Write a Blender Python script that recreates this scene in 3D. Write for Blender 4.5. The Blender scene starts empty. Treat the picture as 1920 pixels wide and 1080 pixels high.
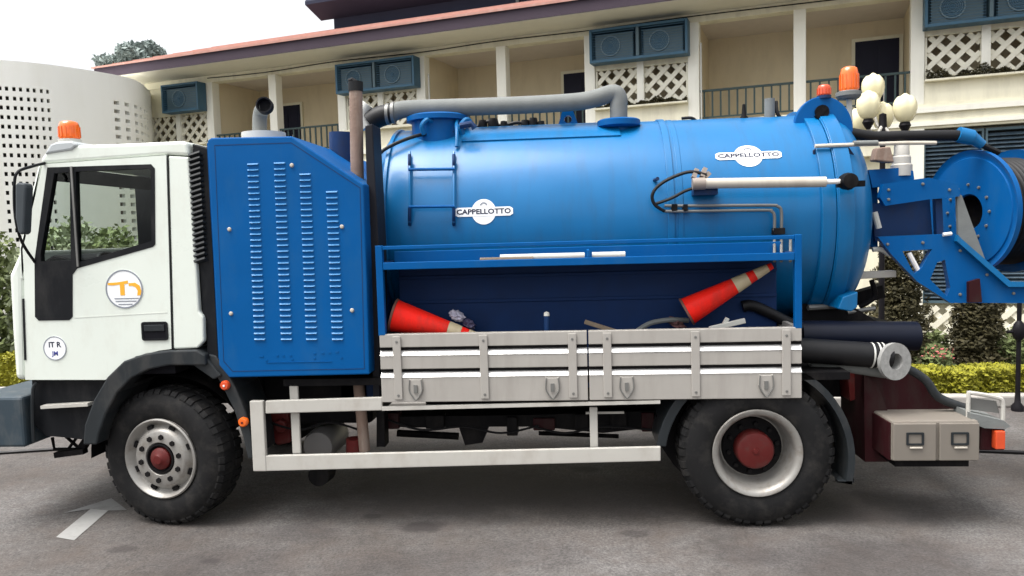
import bpy, bmesh, math, random
from mathutils import Vector, Matrix
from mathutils.geometry import tessellate_polygon
random.seed(7)
C = bpy.context.scene
COL = C.collection
PI = math.pi

# ------------------------------------------------------------------ camera, sky, sun, exposure
FPX, YAW, PITCH, ROLL = 1450.0, -0.0811, -0.0711, -0.0278
EYE = Vector((0.0, -5.1531, 2.0286))
cy_, sy_ = math.cos(YAW), math.sin(YAW)
cp_, sp_ = math.cos(PITCH), math.sin(PITCH)
cr_, sr_ = math.cos(ROLL), math.sin(ROLL)
FWD = Vector((sy_ * cp_, cy_ * cp_, sp_))
R0 = Vector((cy_, -sy_, 0))
U0 = R0.cross(FWD)
RGT = cr_ * R0 + sr_ * U0
UPV = -sr_ * R0 + cr_ * U0
cam = bpy.data.cameras.new("camera")
camo = bpy.data.objects.new("camera", cam)
COL.objects.link(camo)
M = Matrix((RGT, UPV, -FWD)).transposed().to_4x4()
M.translation = EYE
camo.matrix_world = M
cam.sensor_width = 36.0
cam.lens = FPX / 1920 * 36.0
cam.clip_start, cam.clip_end = 0.05, 2000
C.camera = camo

SUN_EL, SUN_AZ = math.radians(68), math.radians(242)      # azimuth the light comes from, measured from +Y clockwise
w = bpy.data.worlds.new("World")
C.world = w
w.use_nodes = True
nt = w.node_tree
bg = nt.nodes["Background"]
sky = nt.nodes.new("ShaderNodeTexSky")
sky.sky_type = 'NISHITA'
sky.sun_disc = False
sky.sun_elevation = SUN_EL
sky.sun_rotation = SUN_AZ
sky.air_density, sky.dust_density, sky.ozone_density = 1.0, 6.0, 1.0
hs = nt.nodes.new("ShaderNodeHueSaturation")
hs.inputs['Saturation'].default_value = 0.15
hs.inputs['Value'].default_value = 1.0
nt.links.new(sky.outputs[0], hs.inputs['Color'])
nt.links.new(hs.outputs[0], bg.inputs['Color'])
bg.inputs['Strength'].default_value = 0.15

sl = bpy.data.lights.new("sun", 'SUN')
sl.energy = 1.1
sl.angle = math.radians(40)
sl.color = (1.0, 0.95, 0.88)
so = bpy.data.objects.new("sun", sl)
COL.objects.link(so)
sd = Vector((math.sin(SUN_AZ) * math.cos(SUN_EL), math.cos(SUN_AZ) * math.cos(SUN_EL), math.sin(SUN_EL)))
so.rotation_euler = sd.to_track_quat('Z', 'Y').to_euler()
so.location = sd * 40
C.view_settings.view_transform = 'Standard'
C.view_settings.look = 'None'
C.view_settings.exposure = 1.22
C.view_settings.gamma = 1.0
C.view_settings.use_curve_mapping = False

# ------------------------------------------------------------------ measuring helpers
def ray(px, py):
    return FWD + RGT * ((px - 960) / FPX) - UPV * ((py - 540) / FPX)

def at(px, py, Y):
    d = ray(px, py)
    return EYE + d * ((Y - EYE.y) / d.y)

def ground_at(px, py, z=0.0):
    d = ray(px, py)
    return EYE + d * ((z - EYE.z) / d.z)

def X_(px, py, Y): return at(px, py, Y).x
def Z_(px, py, Y): return at(px, py, Y).z

# the block behind runs at an angle to the truck: s along its front, t into it, z up
TH = math.radians(16.95)
BD = Vector((math.cos(TH), -math.sin(TH), 0))
BN = Vector((math.sin(TH), math.cos(TH), 0))
BA = Vector((5.3687, 7.5099, 0))
def B(s, t, z): return BA + BD * s + BN * t + Vector((0, 0, z))
def I3(x, y, z): return Vector((x, y, z))

TY, TZ, TR = 1.25, 2.09, 0.80        # tank axis and radius
def tank_at(px, py, off=0.0):
    d = ray(px, py)
    R = TR + off
    oy, oz = EYE.y - TY, EYE.z - TZ
    a = d.y ** 2 + d.z ** 2
    b = 2 * (oy * d.y + oz * d.z)
    c = oy * oy + oz * oz - R * R
    disc = max(0.0, b * b - 4 * a * c)
    return EYE + d * ((-b - math.sqrt(disc)) / (2 * a))

# ------------------------------------------------------------------ mesh helpers
WORLD = {}
class MB:
    def __init__(self, xf=I3):
        self.v, self.f, self.xf = [], [], xf
    def add(self, verts, faces):
        n = len(self.v)
        self.v += [Vector(v) for v in verts]
        self.f += [tuple(i + n for i in f) for f in faces]
        return self
    def box(self, x0, x1, y0, y1, z0, z1):
        p = [self.xf(x, y, z) for z in (z0, z1) for x, y in ((x0, y0), (x1, y0), (x1, y1), (x0, y1))]
        return self.add(p, [(0, 3, 2, 1), (4, 5, 6, 7), (0, 1, 5, 4), (1, 2, 6, 5), (2, 3, 7, 6), (3, 0, 4, 7)])
    def prism(self, poly, a, b, axis='y'):
        """poly of (u, v) extruded: axis y -> (u, a..b, v); axis x -> (a..b, u, v); axis z -> (u, v, a..b)"""
        def q(u, v, t):
            return self.xf(u, t, v) if axis == 'y' else (self.xf(t, u, v) if axis == 'x' else self.xf(u, v, t))
        n = len(poly)
        pts = [q(u, v, a) for u, v in poly] + [q(u, v, b) for u, v in poly]
        fs = [tuple(range(n)), tuple(range(2 * n - 1, n - 1, -1))]
        fs += [(i, i + n, (i + 1) % n + n, (i + 1) % n) for i in range(n)]
        return self.add(pts, fs)
    def plate(self, outer, holes, a, b, q=None):
        """flat plate with holes in the (u, v) plane, from y = a to y = b"""
        q = q or (lambda u, v, t: self.xf(u, t, v))
        loops = [outer] + holes
        tris = tessellate_polygon([[Vector((u, v, 0)) for u, v in lp] for lp in loops])
        flat = [p for lp in loops for p in lp]
        n = len(flat)
        pts = [q(u, v, a) for u, v in flat] + [q(u, v, b) for u, v in flat]
        fs = [tuple(t) for t in tris] + [tuple(i + n for i in reversed(t)) for t in tris]
        k = 0
        for lp in loops:
            m = len(lp)
            fs += [(k + i, k + i + n, k + (i + 1) % m + n, k + (i + 1) % m) for i in range(m)]
            k += m
        return self.add(pts, fs)
    def tube(self, pts, r, n=10, caps=True):
        pts = [Vector(p) for p in pts]
        rs = r if isinstance(r, (list, tuple)) else [r] * len(pts)
        rings = []
        ref = None
        for i, p in enumerate(pts):
            d = (pts[min(i + 1, len(pts) - 1)] - pts[max(i - 1, 0)]).normalized()
            if ref is None:
                ref = d.orthogonal().normalized()
            ref = (ref - d * ref.dot(d))
            ref = ref.normalized() if ref.length > 1e-6 else d.orthogonal().normalized()
            s = d.cross(ref)
            rings.append([p + (ref * math.cos(2 * PI * k / n) + s * math.sin(2 * PI * k / n)) * rs[i] for k in range(n)])
        v = [q for rg in rings for q in rg]
        f = []
        for i in range(len(pts) - 1):
            for k in range(n):
                f.append((i * n + k, i * n + (k + 1) % n, (i + 1) * n + (k + 1) % n, (i + 1) * n + k))
        if caps:
            f.append(tuple(reversed(range(n))))
            f.append(tuple((len(pts) - 1) * n + k for k in range(n)))
        return self.add(v, f)
    def lathe(self, prof, o, axis, n=32, a0=0.0, a1=2 * PI):
        """prof: (radius, distance along axis)"""
        axis = Vector(axis).normalized()
        e1 = axis.orthogonal().normalized()
        if abs(axis.z) < 0.5:
            e1 = (Vector((0, 0, 1)) - axis * axis.z).normalized()
        e2 = axis.cross(e1)
        full = abs(a1 - a0 - 2 * PI) < 1e-6
        m = n if full else n + 1
        v, f = [], []
        for k in range(m):
            a = a0 + (a1 - a0) * k / n
            dr = e1 * math.cos(a) + e2 * math.sin(a)
            for r, h in prof:
                v.append(Vector(o) + axis * h + dr * r)
        L = len(prof)
        for k in range(n):
            k2 = (k + 1) % m
            for i in range(L - 1):
                f.append((k * L + i, k2 * L + i, k2 * L + i + 1, k * L + i + 1))
        return self.add(v, f)
    def bar(self, a, b, wd, th, up=Vector((0, -1, 0))):
        """a square bar from a to b, wd across, th along 'up'"""
        a, b = Vector(a), Vector(b)
        d = (b - a).normalized()
        up = (up - d * up.dot(d)).normalized()
        s = d.cross(up) * wd / 2
        u = up * th / 2
        p = [a - s - u, a + s - u, a + s + u, a - s + u, b - s - u, b + s - u, b + s + u, b - s + u]
        return self.add(p, [(0, 1, 2, 3), (7, 6, 5, 4), (0, 4, 5, 1), (1, 5, 6, 2), (2, 6, 7, 3), (3, 7, 4, 0)])
    def build(self, name, mat, parent=None, bevel=0.0, smooth=False, segs=2, angle=40):
        me = bpy.data.meshes.new(name)
        c = Vector((0, 0, 0))
        if self.v:
            lo = Vector([min(p[i] for p in self.v) for i in range(3)])
            hi = Vector([max(p[i] for p in self.v) for i in range(3)])
            c = Vector(((lo.x + hi.x) / 2, (lo.y + hi.y) / 2, lo.z))
        me.from_pydata([tuple(p - c) for p in self.v], [], self.f)
        bm = bmesh.new(); bm.from_mesh(me)
        bmesh.ops.remove_doubles(bm, verts=bm.verts, dist=1e-6)
        bmesh.ops.recalc_face_normals(bm, faces=bm.faces)
        bm.to_mesh(me); bm.free()
        me.materials.append(mat)
        o = bpy.data.objects.new(name, me)
        COL.objects.link(o)
        o.location = c
        hang(o, parent)
        if smooth:
            for p in me.polygons: p.use_smooth = True
            try: me.set_sharp_from_angle(angle=math.radians(angle))
            except Exception: pass
        if bevel:
            b = o.modifiers.new("bevel", 'BEVEL')
            b.width, b.segments, b.limit_method, b.angle_limit = bevel, segs, 'ANGLE', math.radians(35)
            b.harden_normals = False
        return o

def hang(o, parent):
    loc = Matrix.Translation(o.location) @ o.rotation_euler.to_matrix().to_4x4()
    if parent is not None:
        o.parent = parent
        o.matrix_parent_inverse = WORLD[parent].inverted()
    WORLD[o] = loc

def tag(o, label, cat, group=None, kind=None):
    o['label'] = label; o['category'] = cat
    if group: o['group'] = group
    if kind: o['kind'] = kind
    return o

def empty(name, loc=(0, 0, 0), parent=None):
    o = bpy.data.objects.new(name, None)
    o.empty_display_size = 0.2
    COL.objects.link(o)
    o.location = loc
    hang(o, parent)
    return o

def thing(name, label, cat, loc=(0, 0, 0), group=None):
    return tag(empty(name, loc), label, cat, group)

def structure(o):
    o['kind'] = 'structure'
    return o

def again(o, delta, parent):
    """another piece sharing the mesh of o, shifted by delta"""
    c = o.copy()
    COL.objects.link(c)
    c.location = o.location + Vector(delta)
    c.parent = None
    hang(c, parent)
    return c

def arcpts(cx, cz, r, a0, a1, n):
    return [(cx + r * math.cos(math.radians(a0 + (a1 - a0) * i / n)), cz + r * math.sin(math.radians(a0 + (a1 - a0) * i / n))) for i in range(n + 1)]

def rrect(x0, x1, z0, z1, r, n=4):
    return (arcpts(x1 - r, z1 - r, r, 0, 90, n) + arcpts(x0 + r, z1 - r, r, 90, 180, n) +
            arcpts(x0 + r, z0 + r, r, 180, 270, n) + arcpts(x1 - r, z0 + r, r, 270, 360, n))

def px_poly(pts, Y):
    return [(at(x, y, Y).x, at(x, y, Y).z) for x, y in pts]

def px_rect(x0, y0, x1, y1, Y):
    a, b, c, d = at(x0, y0, Y), at(x1, y0, Y), at(x1, y1, Y), at(x0, y1, Y)
    return (a.x + d.x) / 2, (b.x + c.x) / 2, (c.z + d.z) / 2, (a.z + b.z) / 2      # X0 X1 Z0 Z1

def rbox(mb, r, y0, y1):
    return mb.box(r[0], r[1], y0, y1, r[2], r[3])

def smooth_path(pts, n=6):
    pts = [Vector(p) for p in pts]
    out = []
    for i in range(len(pts) - 1):
        p0, p1, p2, p3 = pts[max(i - 1, 0)], pts[i], pts[i + 1], pts[min(i + 2, len(pts) - 1)]
        for k in range(n):
            t = k / n
            out.append(0.5 * ((2 * p1) + (p2 - p0) * t + (2 * p0 - 5 * p1 + 4 * p2 - p3) * t * t + (3 * p1 - p0 - 3 * p2 + p3) * t ** 3))
    out.append(pts[-1])
    return out

def text_geo(s, size):
    cu = bpy.data.curves.new("lettering", 'FONT')
    cu.body = s; cu.size = size; cu.align_x = 'CENTER'; cu.align_y = 'CENTER'; cu.resolution_u = 2; cu.offset = 0.03 * size
    o = bpy.data.objects.new("lettering", cu)
    COL.objects.link(o)
    dg = bpy.context.evaluated_depsgraph_get()
    me = bpy.data.meshes.new_from_object(o.evaluated_get(dg))
    v = [(p.co.x, p.co.y) for p in me.vertices]
    f = [tuple(p.vertices) for p in me.polygons]
    bpy.data.objects.remove(o); bpy.data.curves.remove(cu); bpy.data.meshes.remove(me)
    return v, f

# ------------------------------------------------------------------ materials
def mat(name, col, rough=0.5, metal=0.0, var=0.12, scale=6.0, bump=0.0, bscale=60.0, coat=0.0, dirt=None, dirt_amt=0.0, dirt_scale=(3, 3, 1.2), spec=0.5, rvar=0.1):
    m = bpy.data.materials.new(name)
    m.use_nodes = True
    t = m.node_tree; N = t.nodes; L = t.links
    p = N["Principled BSDF"]
    tc = N.new("ShaderNodeTexCoord")
    nz = N.new("ShaderNodeTexNoise"); nz.inputs['Scale'].default_value = scale; nz.inputs['Detail'].default_value = 6
    L.new(tc.outputs['Object'], nz.inputs['Vector'])
    mx = N.new("ShaderNodeMix"); mx.data_type = 'RGBA'
    mx.inputs[6].default_value = (*[max(0, c * (1 - var)) for c in col], 1)
    mx.inputs[7].default_value = (*[min(1, c * (1 + var)) for c in col], 1)
    L.new(nz.outputs['Fac'], mx.inputs[0])
    out = mx.outputs[2]
    if dirt is not None:
        mp = N.new("ShaderNodeMapping"); mp.inputs['Scale'].default_value = dirt_scale
        L.new(tc.outputs['Object'], mp.inputs['Vector'])
        n2 = N.new("ShaderNodeTexNoise"); n2.inputs['Scale'].default_value = 2.2; n2.inputs['Detail'].default_value = 8; n2.inputs['Roughness'].default_value = 0.65
        L.new(mp.outputs[0], n2.inputs['Vector'])
        cr = N.new("ShaderNodeValToRGB")
        cr.color_ramp.elements[0].position = 0.48; cr.color_ramp.elements[0].color = (0, 0, 0, 1)
        cr.color_ramp.elements[1].position = 0.75; cr.color_ramp.elements[1].color = (dirt_amt,) * 3 + (1,)
        L.new(n2.outputs['Fac'], cr.inputs[0])
        m2 = N.new("ShaderNodeMix"); m2.data_type = 'RGBA'
        L.new(cr.outputs[0], m2.inputs[0]); L.new(out, m2.inputs[6]); m2.inputs[7].default_value = (*dirt, 1)
        out = m2.outputs[2]
    L.new(out, p.inputs['Base Color'])
    mr = N.new("ShaderNodeMapRange"); mr.inputs[3].default_value = max(0.02, rough - rvar); mr.inputs[4].default_value = min(1, rough + rvar)
    L.new(nz.outputs['Fac'], mr.inputs[0]); L.new(mr.outputs[0], p.inputs['Roughness'])
    p.inputs['Metallic'].default_value = metal
    p.inputs['Coat Weight'].default_value = coat
    p.inputs['Coat Roughness'].default_value = 0.12
    p.inputs['Specular IOR Level'].default_value = spec
    if bump:
        n3 = N.new("ShaderNodeTexNoise"); n3.inputs['Scale'].default_value = bscale; n3.inputs['Detail'].default_value = 4
        L.new(tc.outputs['Object'], n3.inputs['Vector'])
        bp = N.new("ShaderNodeBump"); bp.inputs['Strength'].default_value = bump; bp.inputs['Distance'].default_value = 0.01
        L.new(n3.outputs['Fac'], bp.inputs['Height']); L.new(bp.outputs[0], p.inputs['Normal'])
    return m

def glass_mat(name, tint, gloss=0.01):
    m = bpy.data.materials.new(name); m.use_nodes = True
    t = m.node_tree; N = t.nodes; L = t.links
    N.remove(N["Principled BSDF"])
    tr = N.new("ShaderNodeBsdfTransparent"); tr.inputs[0].default_value = (*tint, 1)
    gl = N.new("ShaderNodeBsdfGlossy"); gl.inputs['Roughness'].default_value = 0.03
    nz = N.new("ShaderNodeTexNoise"); nz.inputs['Scale'].default_value = 7
    ad = N.new("ShaderNodeMath"); ad.operation = 'MULTIPLY_ADD'
    L.new(nz.outputs['Fac'], ad.inputs[0]); ad.inputs[1].default_value = 0.03; ad.inputs[2].default_value = gloss
    mx = N.new("ShaderNodeMixShader")
    L.new(ad.outputs[0], mx.inputs[0]); L.new(tr.outputs[0], mx.inputs[1]); L.new(gl.outputs[0], mx.inputs[2])
    L.new(mx.outputs[0], N["Material Output"].inputs[0])
    return m

DUST = (0.30, 0.27, 0.23)
M_blue = mat("blue_paint", (0.0006, 0.082, 0.275), 0.42, var=0.10, scale=3, coat=0.05, dirt=(0.02, 0.10, 0.24), dirt_amt=0.4, spec=0.1, bump=0.35, bscale=3.5)
M_tank = mat("blue_tank_paint", (0.0008, 0.126, 0.325), 0.36, var=0.12, scale=2.5, coat=0.12, dirt=(0.02, 0.085, 0.17), dirt_amt=0.45, dirt_scale=(5, 0.7, 0.7), spec=0.35, bump=0.3, bscale=3.0)
M_bluedark = mat("dark_blue_paint", (0.004, 0.028, 0.1), 0.5, var=0.2, dirt=(0.03, 0.03, 0.04), dirt_amt=0.6, spec=0.25)
M_navy = mat("navy_casting", (0.006, 0.016, 0.05), 0.5, var=0.3, spec=0.2)
M_white = mat("white_cab_paint", (0.715, 0.765, 0.7), 0.3, var=0.03, scale=2, coat=0.3, dirt=(0.5, 0.48, 0.40), dirt_scale=(2, 2, 1), bump=0.1, bscale=3.0, dirt_amt=0.32)
M_black = mat("black_plastic", (0.008, 0.009, 0.011), 0.55, var=0.25, scale=8, dirt=(0.06, 0.058, 0.055), dirt_amt=0.35, spec=0.15)
M_fender = mat("grey_plastic_fender", (0.02, 0.024, 0.027), 0.45, var=0.2, scale=5, dirt=(0.12, 0.11, 0.10), dirt_amt=0.35, spec=0.25)
M_mirror = mat("grey_mirror_shell", (0.05, 0.06, 0.068), 0.4, var=0.15, spec=0.3)
M_bumper = mat("slate_bumper_paint", (0.035, 0.052, 0.066), 0.45, var=0.12, dirt=(0.2, 0.19, 0.17), dirt_amt=0.3, spec=0.3)
M_interior = mat("dark_cab_trim", (0.008, 0.008, 0.011), 0.7, var=0.2, spec=0.1)
M_seat = mat("grey_seat_cloth", (0.035, 0.037, 0.045), 0.9, var=0.25, bump=0.2, spec=0.1)
M_rubber = mat("tyre_rubber", (0.0095, 0.0095, 0.01), 0.75, var=0.3, scale=10, bump=0.15, bscale=80, dirt=(0.09, 0.082, 0.072), dirt_amt=0.25, dirt_scale=(4, 4, 4), spec=0.2)
M_rim = mat("silver_wheel_steel", (0.31, 0.3, 0.28), 0.42, metal=0.45, var=0.15, scale=12, dirt=(0.16, 0.13, 0.10), dirt_amt=0.7, dirt_scale=(5, 5, 5))
M_hub = mat("maroon_hub_paint", (0.1, 0.012, 0.011), 0.5, var=0.2, scale=14, dirt=(0.06, 0.04, 0.035), dirt_amt=0.6, dirt_scale=(6, 6, 6), spec=0.25)
M_maroon = mat("maroon_chassis_paint", (0.03, 0.006, 0.008), 0.6, var=0.25, dirt=(0.04, 0.035, 0.03), dirt_amt=0.6, spec=0.15)
M_chassis = mat("black_chassis", (0.005, 0.0047, 0.0055), 0.7, var=0.3, dirt=(0.045, 0.04, 0.036), dirt_amt=0.35, spec=0.12)
M_alu = mat("beige_aluminium_board", (0.385, 0.365, 0.335), 0.5, metal=0.12, var=0.07, scale=5, bump=0.03, dirt=(0.25, 0.23, 0.205), dirt_amt=0.4, dirt_scale=(4, 4, 0.7), spec=0.3)
M_alubright = mat("bright_metal_and_highlight", (0.86, 0.85, 0.83), 0.3, metal=0.25, var=0.05)
M_guard = mat("pale_painted_guard", (0.47, 0.455, 0.415), 0.5, var=0.07, dirt=(0.3, 0.26, 0.22), dirt_amt=0.45, dirt_scale=(3, 3, 2))
M_pipe = mat("weathered_grey_pipe", (0.17, 0.18, 0.175), 0.75, var=0.2, scale=10, bump=0.15, dirt=(0.14, 0.15, 0.15), dirt_amt=0.6, dirt_scale=(2, 4, 4), spec=0.3)
M_rust = mat("rusty_exhaust_steel", (0.24, 0.17, 0.135), 0.8, var=0.3, scale=9, bump=0.25, dirt=(0.34, 0.29, 0.25), dirt_amt=0.8, dirt_scale=(8, 8, 1.5), spec=0.15)
M_cyl = mat("beige_cylinder_paint", (0.50, 0.46, 0.39), 0.5, var=0.1, dirt=(0.25, 0.2, 0.16), dirt_amt=0.4)
M_steel = mat("dull_pipe_steel", (0.20, 0.20, 0.19), 0.5, metal=0.5, var=0.2)
M_mouth = mat("mouth_black", (0.006, 0.006, 0.008), 0.8, var=0.2, spec=0.2)  # flat black for the intake mouth and its inside
M_hose = mat("black_hose_rubber", (0.006, 0.006, 0.007), 0.5, var=0.25, scale=12, spec=0.3)
M_toolbox = mat("grey_toolbox_paint", (0.19, 0.17, 0.145), 0.55, var=0.1, dirt=(0.2, 0.17, 0.14), dirt_amt=0.6, dirt_scale=(3, 3, 2), spec=0.3)
M_amber = mat("amber_lens", (0.78, 0.135, 0.012), 0.18, var=0.2, scale=20, coat=0.4)
M_red_lens = mat("red_orange_lens", (0.62, 0.075, 0.022), 0.2, var=0.15, scale=20, coat=0.4)
M_cone = mat("red_cone_plastic", (0.88, 0.020, 0.012), 0.42, var=0.08, scale=5, dirt=(0.28, 0.04, 0.03), spec=0.12, dirt_amt=0.75)
M_cone_base = mat("black_cone_base", (0.16, 0.07, 0.05), 0.7, var=0.2)
M_refl = mat("worn_reflective_sleeve", (0.52, 0.44, 0.28), 0.4, var=0.15, dirt=(0.3, 0.22, 0.14), dirt_amt=0.4)
M_dwhite = mat("decal_white", (0.85, 0.87, 0.88), 0.8, var=0.03)
M_ddark = mat("decal_dark_ink", (0.03, 0.033, 0.06), 0.95, spec=0.05, var=0.05)
M_dgrey = mat("decal_grey_ink", (0.22, 0.24, 0.28), 0.9, var=0.1)
M_dorange = mat("decal_orange_ink", (0.85, 0.42, 0.03), 0.4, var=0.08)
M_dblue = mat("decal_blue_ink", (0.03, 0.04, 0.28), 0.4, var=0.05)
M_louvre = mat("pale_blue_louvre", (0.035, 0.19, 0.42), 0.4, var=0.2)  # louvres in a lighter blue than the housing
M_wood = mat("weathered_wood", (0.22, 0.17, 0.12), 0.8, var=0.25, scale=15)
M_plastic_white = mat("white_plastic", (0.52, 0.52, 0.48), 0.45, var=0.08, dirt=(0.4, 0.36, 0.3), dirt_amt=0.4)
M_bag = mat("crumpled_plastic_bag", (0.5, 0.48, 0.58), 0.35, var=0.2)

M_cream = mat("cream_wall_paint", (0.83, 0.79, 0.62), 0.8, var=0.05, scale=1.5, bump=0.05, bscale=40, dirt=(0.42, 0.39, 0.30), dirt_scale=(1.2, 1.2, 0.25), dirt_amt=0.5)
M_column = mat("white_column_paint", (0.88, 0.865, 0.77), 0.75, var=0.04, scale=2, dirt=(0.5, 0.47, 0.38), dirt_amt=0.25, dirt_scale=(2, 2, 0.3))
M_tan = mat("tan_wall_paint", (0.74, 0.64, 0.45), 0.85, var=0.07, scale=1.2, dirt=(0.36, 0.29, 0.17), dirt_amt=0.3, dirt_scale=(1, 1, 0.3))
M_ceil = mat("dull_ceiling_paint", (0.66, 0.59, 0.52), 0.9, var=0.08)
M_door = mat("navy_door_paint", (0.012, 0.013, 0.03), 0.5, var=0.2, spec=0.2)
M_rail = mat("dark_green_grey_railing", (0.045, 0.07, 0.07), 0.5, var=0.2, spec=0.2)
M_cage = mat("slate_blue_cage", (0.05, 0.12, 0.185), 0.5, var=0.15, scale=5, dirt=(0.09, 0.13, 0.15), dirt_amt=0.5, spec=0.25)
M_unit = mat("grey_blue_condenser", (0.075, 0.125, 0.15), 0.55, var=0.12)
M_grille = mat("pale_grille_wire", (0.17, 0.24, 0.27), 0.5, var=0.1)
M_fascia = mat("purple_brown_fascia", (0.062, 0.046, 0.062), 0.7, var=0.15, scale=3, dirt=(0.06, 0.045, 0.06), dirt_amt=0.4, spec=0.2)
M_tower = mat("dark_purple_boarding", (0.026, 0.03, 0.052), 0.7, var=0.15, scale=3, spec=0.15)
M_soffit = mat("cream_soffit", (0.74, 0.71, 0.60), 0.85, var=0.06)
M_tile = mat("faded_red_roof_tile", (0.44, 0.235, 0.195), 0.8, var=0.2, scale=8, dirt=(0.48, 0.36, 0.32), dirt_amt=0.6, spec=0.2)
M_lattice = mat("white_lattice_paint", (0.78, 0.75, 0.62), 0.7, var=0.05)
M_louv2 = mat("blue_grey_louvre", (0.055, 0.085, 0.115), 0.45, var=0.2, scale=4, dirt=(0.14, 0.18, 0.2), dirt_amt=0.5)
M_leftwall = mat("whitewashed_wall", (0.92, 0.92, 0.87), 0.85, var=0.03, scale=1, dirt=(0.6, 0.58, 0.45), dirt_scale=(1, 1, 0.2), dirt_amt=0.15)
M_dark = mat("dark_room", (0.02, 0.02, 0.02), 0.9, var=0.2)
M_kerb = mat("concrete_kerb", (0.38, 0.36, 0.33), 0.85, var=0.15, scale=6, bump=0.2)
M_soil = mat("planting_soil", (0.10, 0.085, 0.05), 0.95, var=0.3, scale=5, bump=0.5)
M_globe = mat("milky_lamp_globe", (0.8, 0.73, 0.47), 0.25, var=0.05, coat=0.3)
M_iron = mat("dark_cast_iron", (0.008, 0.007, 0.009), 0.5, var=0.2, spec=0.15)
M_bark = mat("grey_bark", (0.12, 0.095, 0.07), 0.9, var=0.3, scale=12, bump=0.4)
M_marking = mat("worn_road_paint", (0.27, 0.27, 0.26), 0.75, var=0.12, scale=12, dirt=(0.2, 0.195, 0.19), dirt_amt=0.75, dirt_scale=(5, 5, 5))

def leaf_mat(name, a, b, scale=1.3):
    m = bpy.data.materials.new(name); m.use_nodes = True
    t = m.node_tree; N = t.nodes; L = t.links
    p = N["Principled BSDF"]
    tc = N.new("ShaderNodeTexCoord")
    gi = N.new("ShaderNodeNewGeometry")
    nz = N.new("ShaderNodeTexNoise"); nz.inputs['Scale'].default_value = scale; nz.inputs['Detail'].default_value = 3
    L.new(tc.outputs['Object'], nz.inputs['Vector'])
    ad = N.new("ShaderNodeMath"); ad.operation = 'MULTIPLY_ADD'
    L.new(gi.outputs['Random Per Island'], ad.inputs[0]); ad.inputs[1].default_value = 0.6
    sb = N.new("ShaderNodeMath"); sb.operation = 'MULTIPLY'; L.new(nz.outputs['Fac'], sb.inputs[0]); sb.inputs[1].default_value = 0.45
    L.new(sb.outputs[0], ad.inputs[2])
    mx = N.new("ShaderNodeMix"); mx.data_type = 'RGBA'
    mx.inputs[6].default_value = (*a, 1); mx.inputs[7].default_value = (*b, 1)
    L.new(ad.outputs[0], mx.inputs[0])
    L.new(mx.outputs[2], p.inputs['Base Color'])
    p.inputs['Roughness'].default_value = 0.6
    p.inputs['Specular IOR Level'].default_value = 0.15
    return m
M_leaf_dark = leaf_mat("dark_olive_leaves", (0.022, 0.022, 0.011), (0.085, 0.072, 0.034))
M_leaf_yel = leaf_mat("yellow_green_leaves", (0.10, 0.105, 0.015), (0.36, 0.34, 0.03))
M_leaf_mid = leaf_mat("mid_green_leaves", (0.07, 0.095, 0.035), (0.23, 0.27, 0.11))
M_leaf_pale = leaf_mat("pale_grey_green_leaves", (0.14, 0.17, 0.09), (0.38, 0.42, 0.27))
M_leaf_far = leaf_mat("haze_paled_leaves", (0.15, 0.19, 0.18), (0.30, 0.35, 0.33))  # the paleness of haze is put into the leaf colour
M_flower = mat("pink_flower_petals", (0.55, 0.12, 0.12), 0.6, var=0.3)

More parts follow.
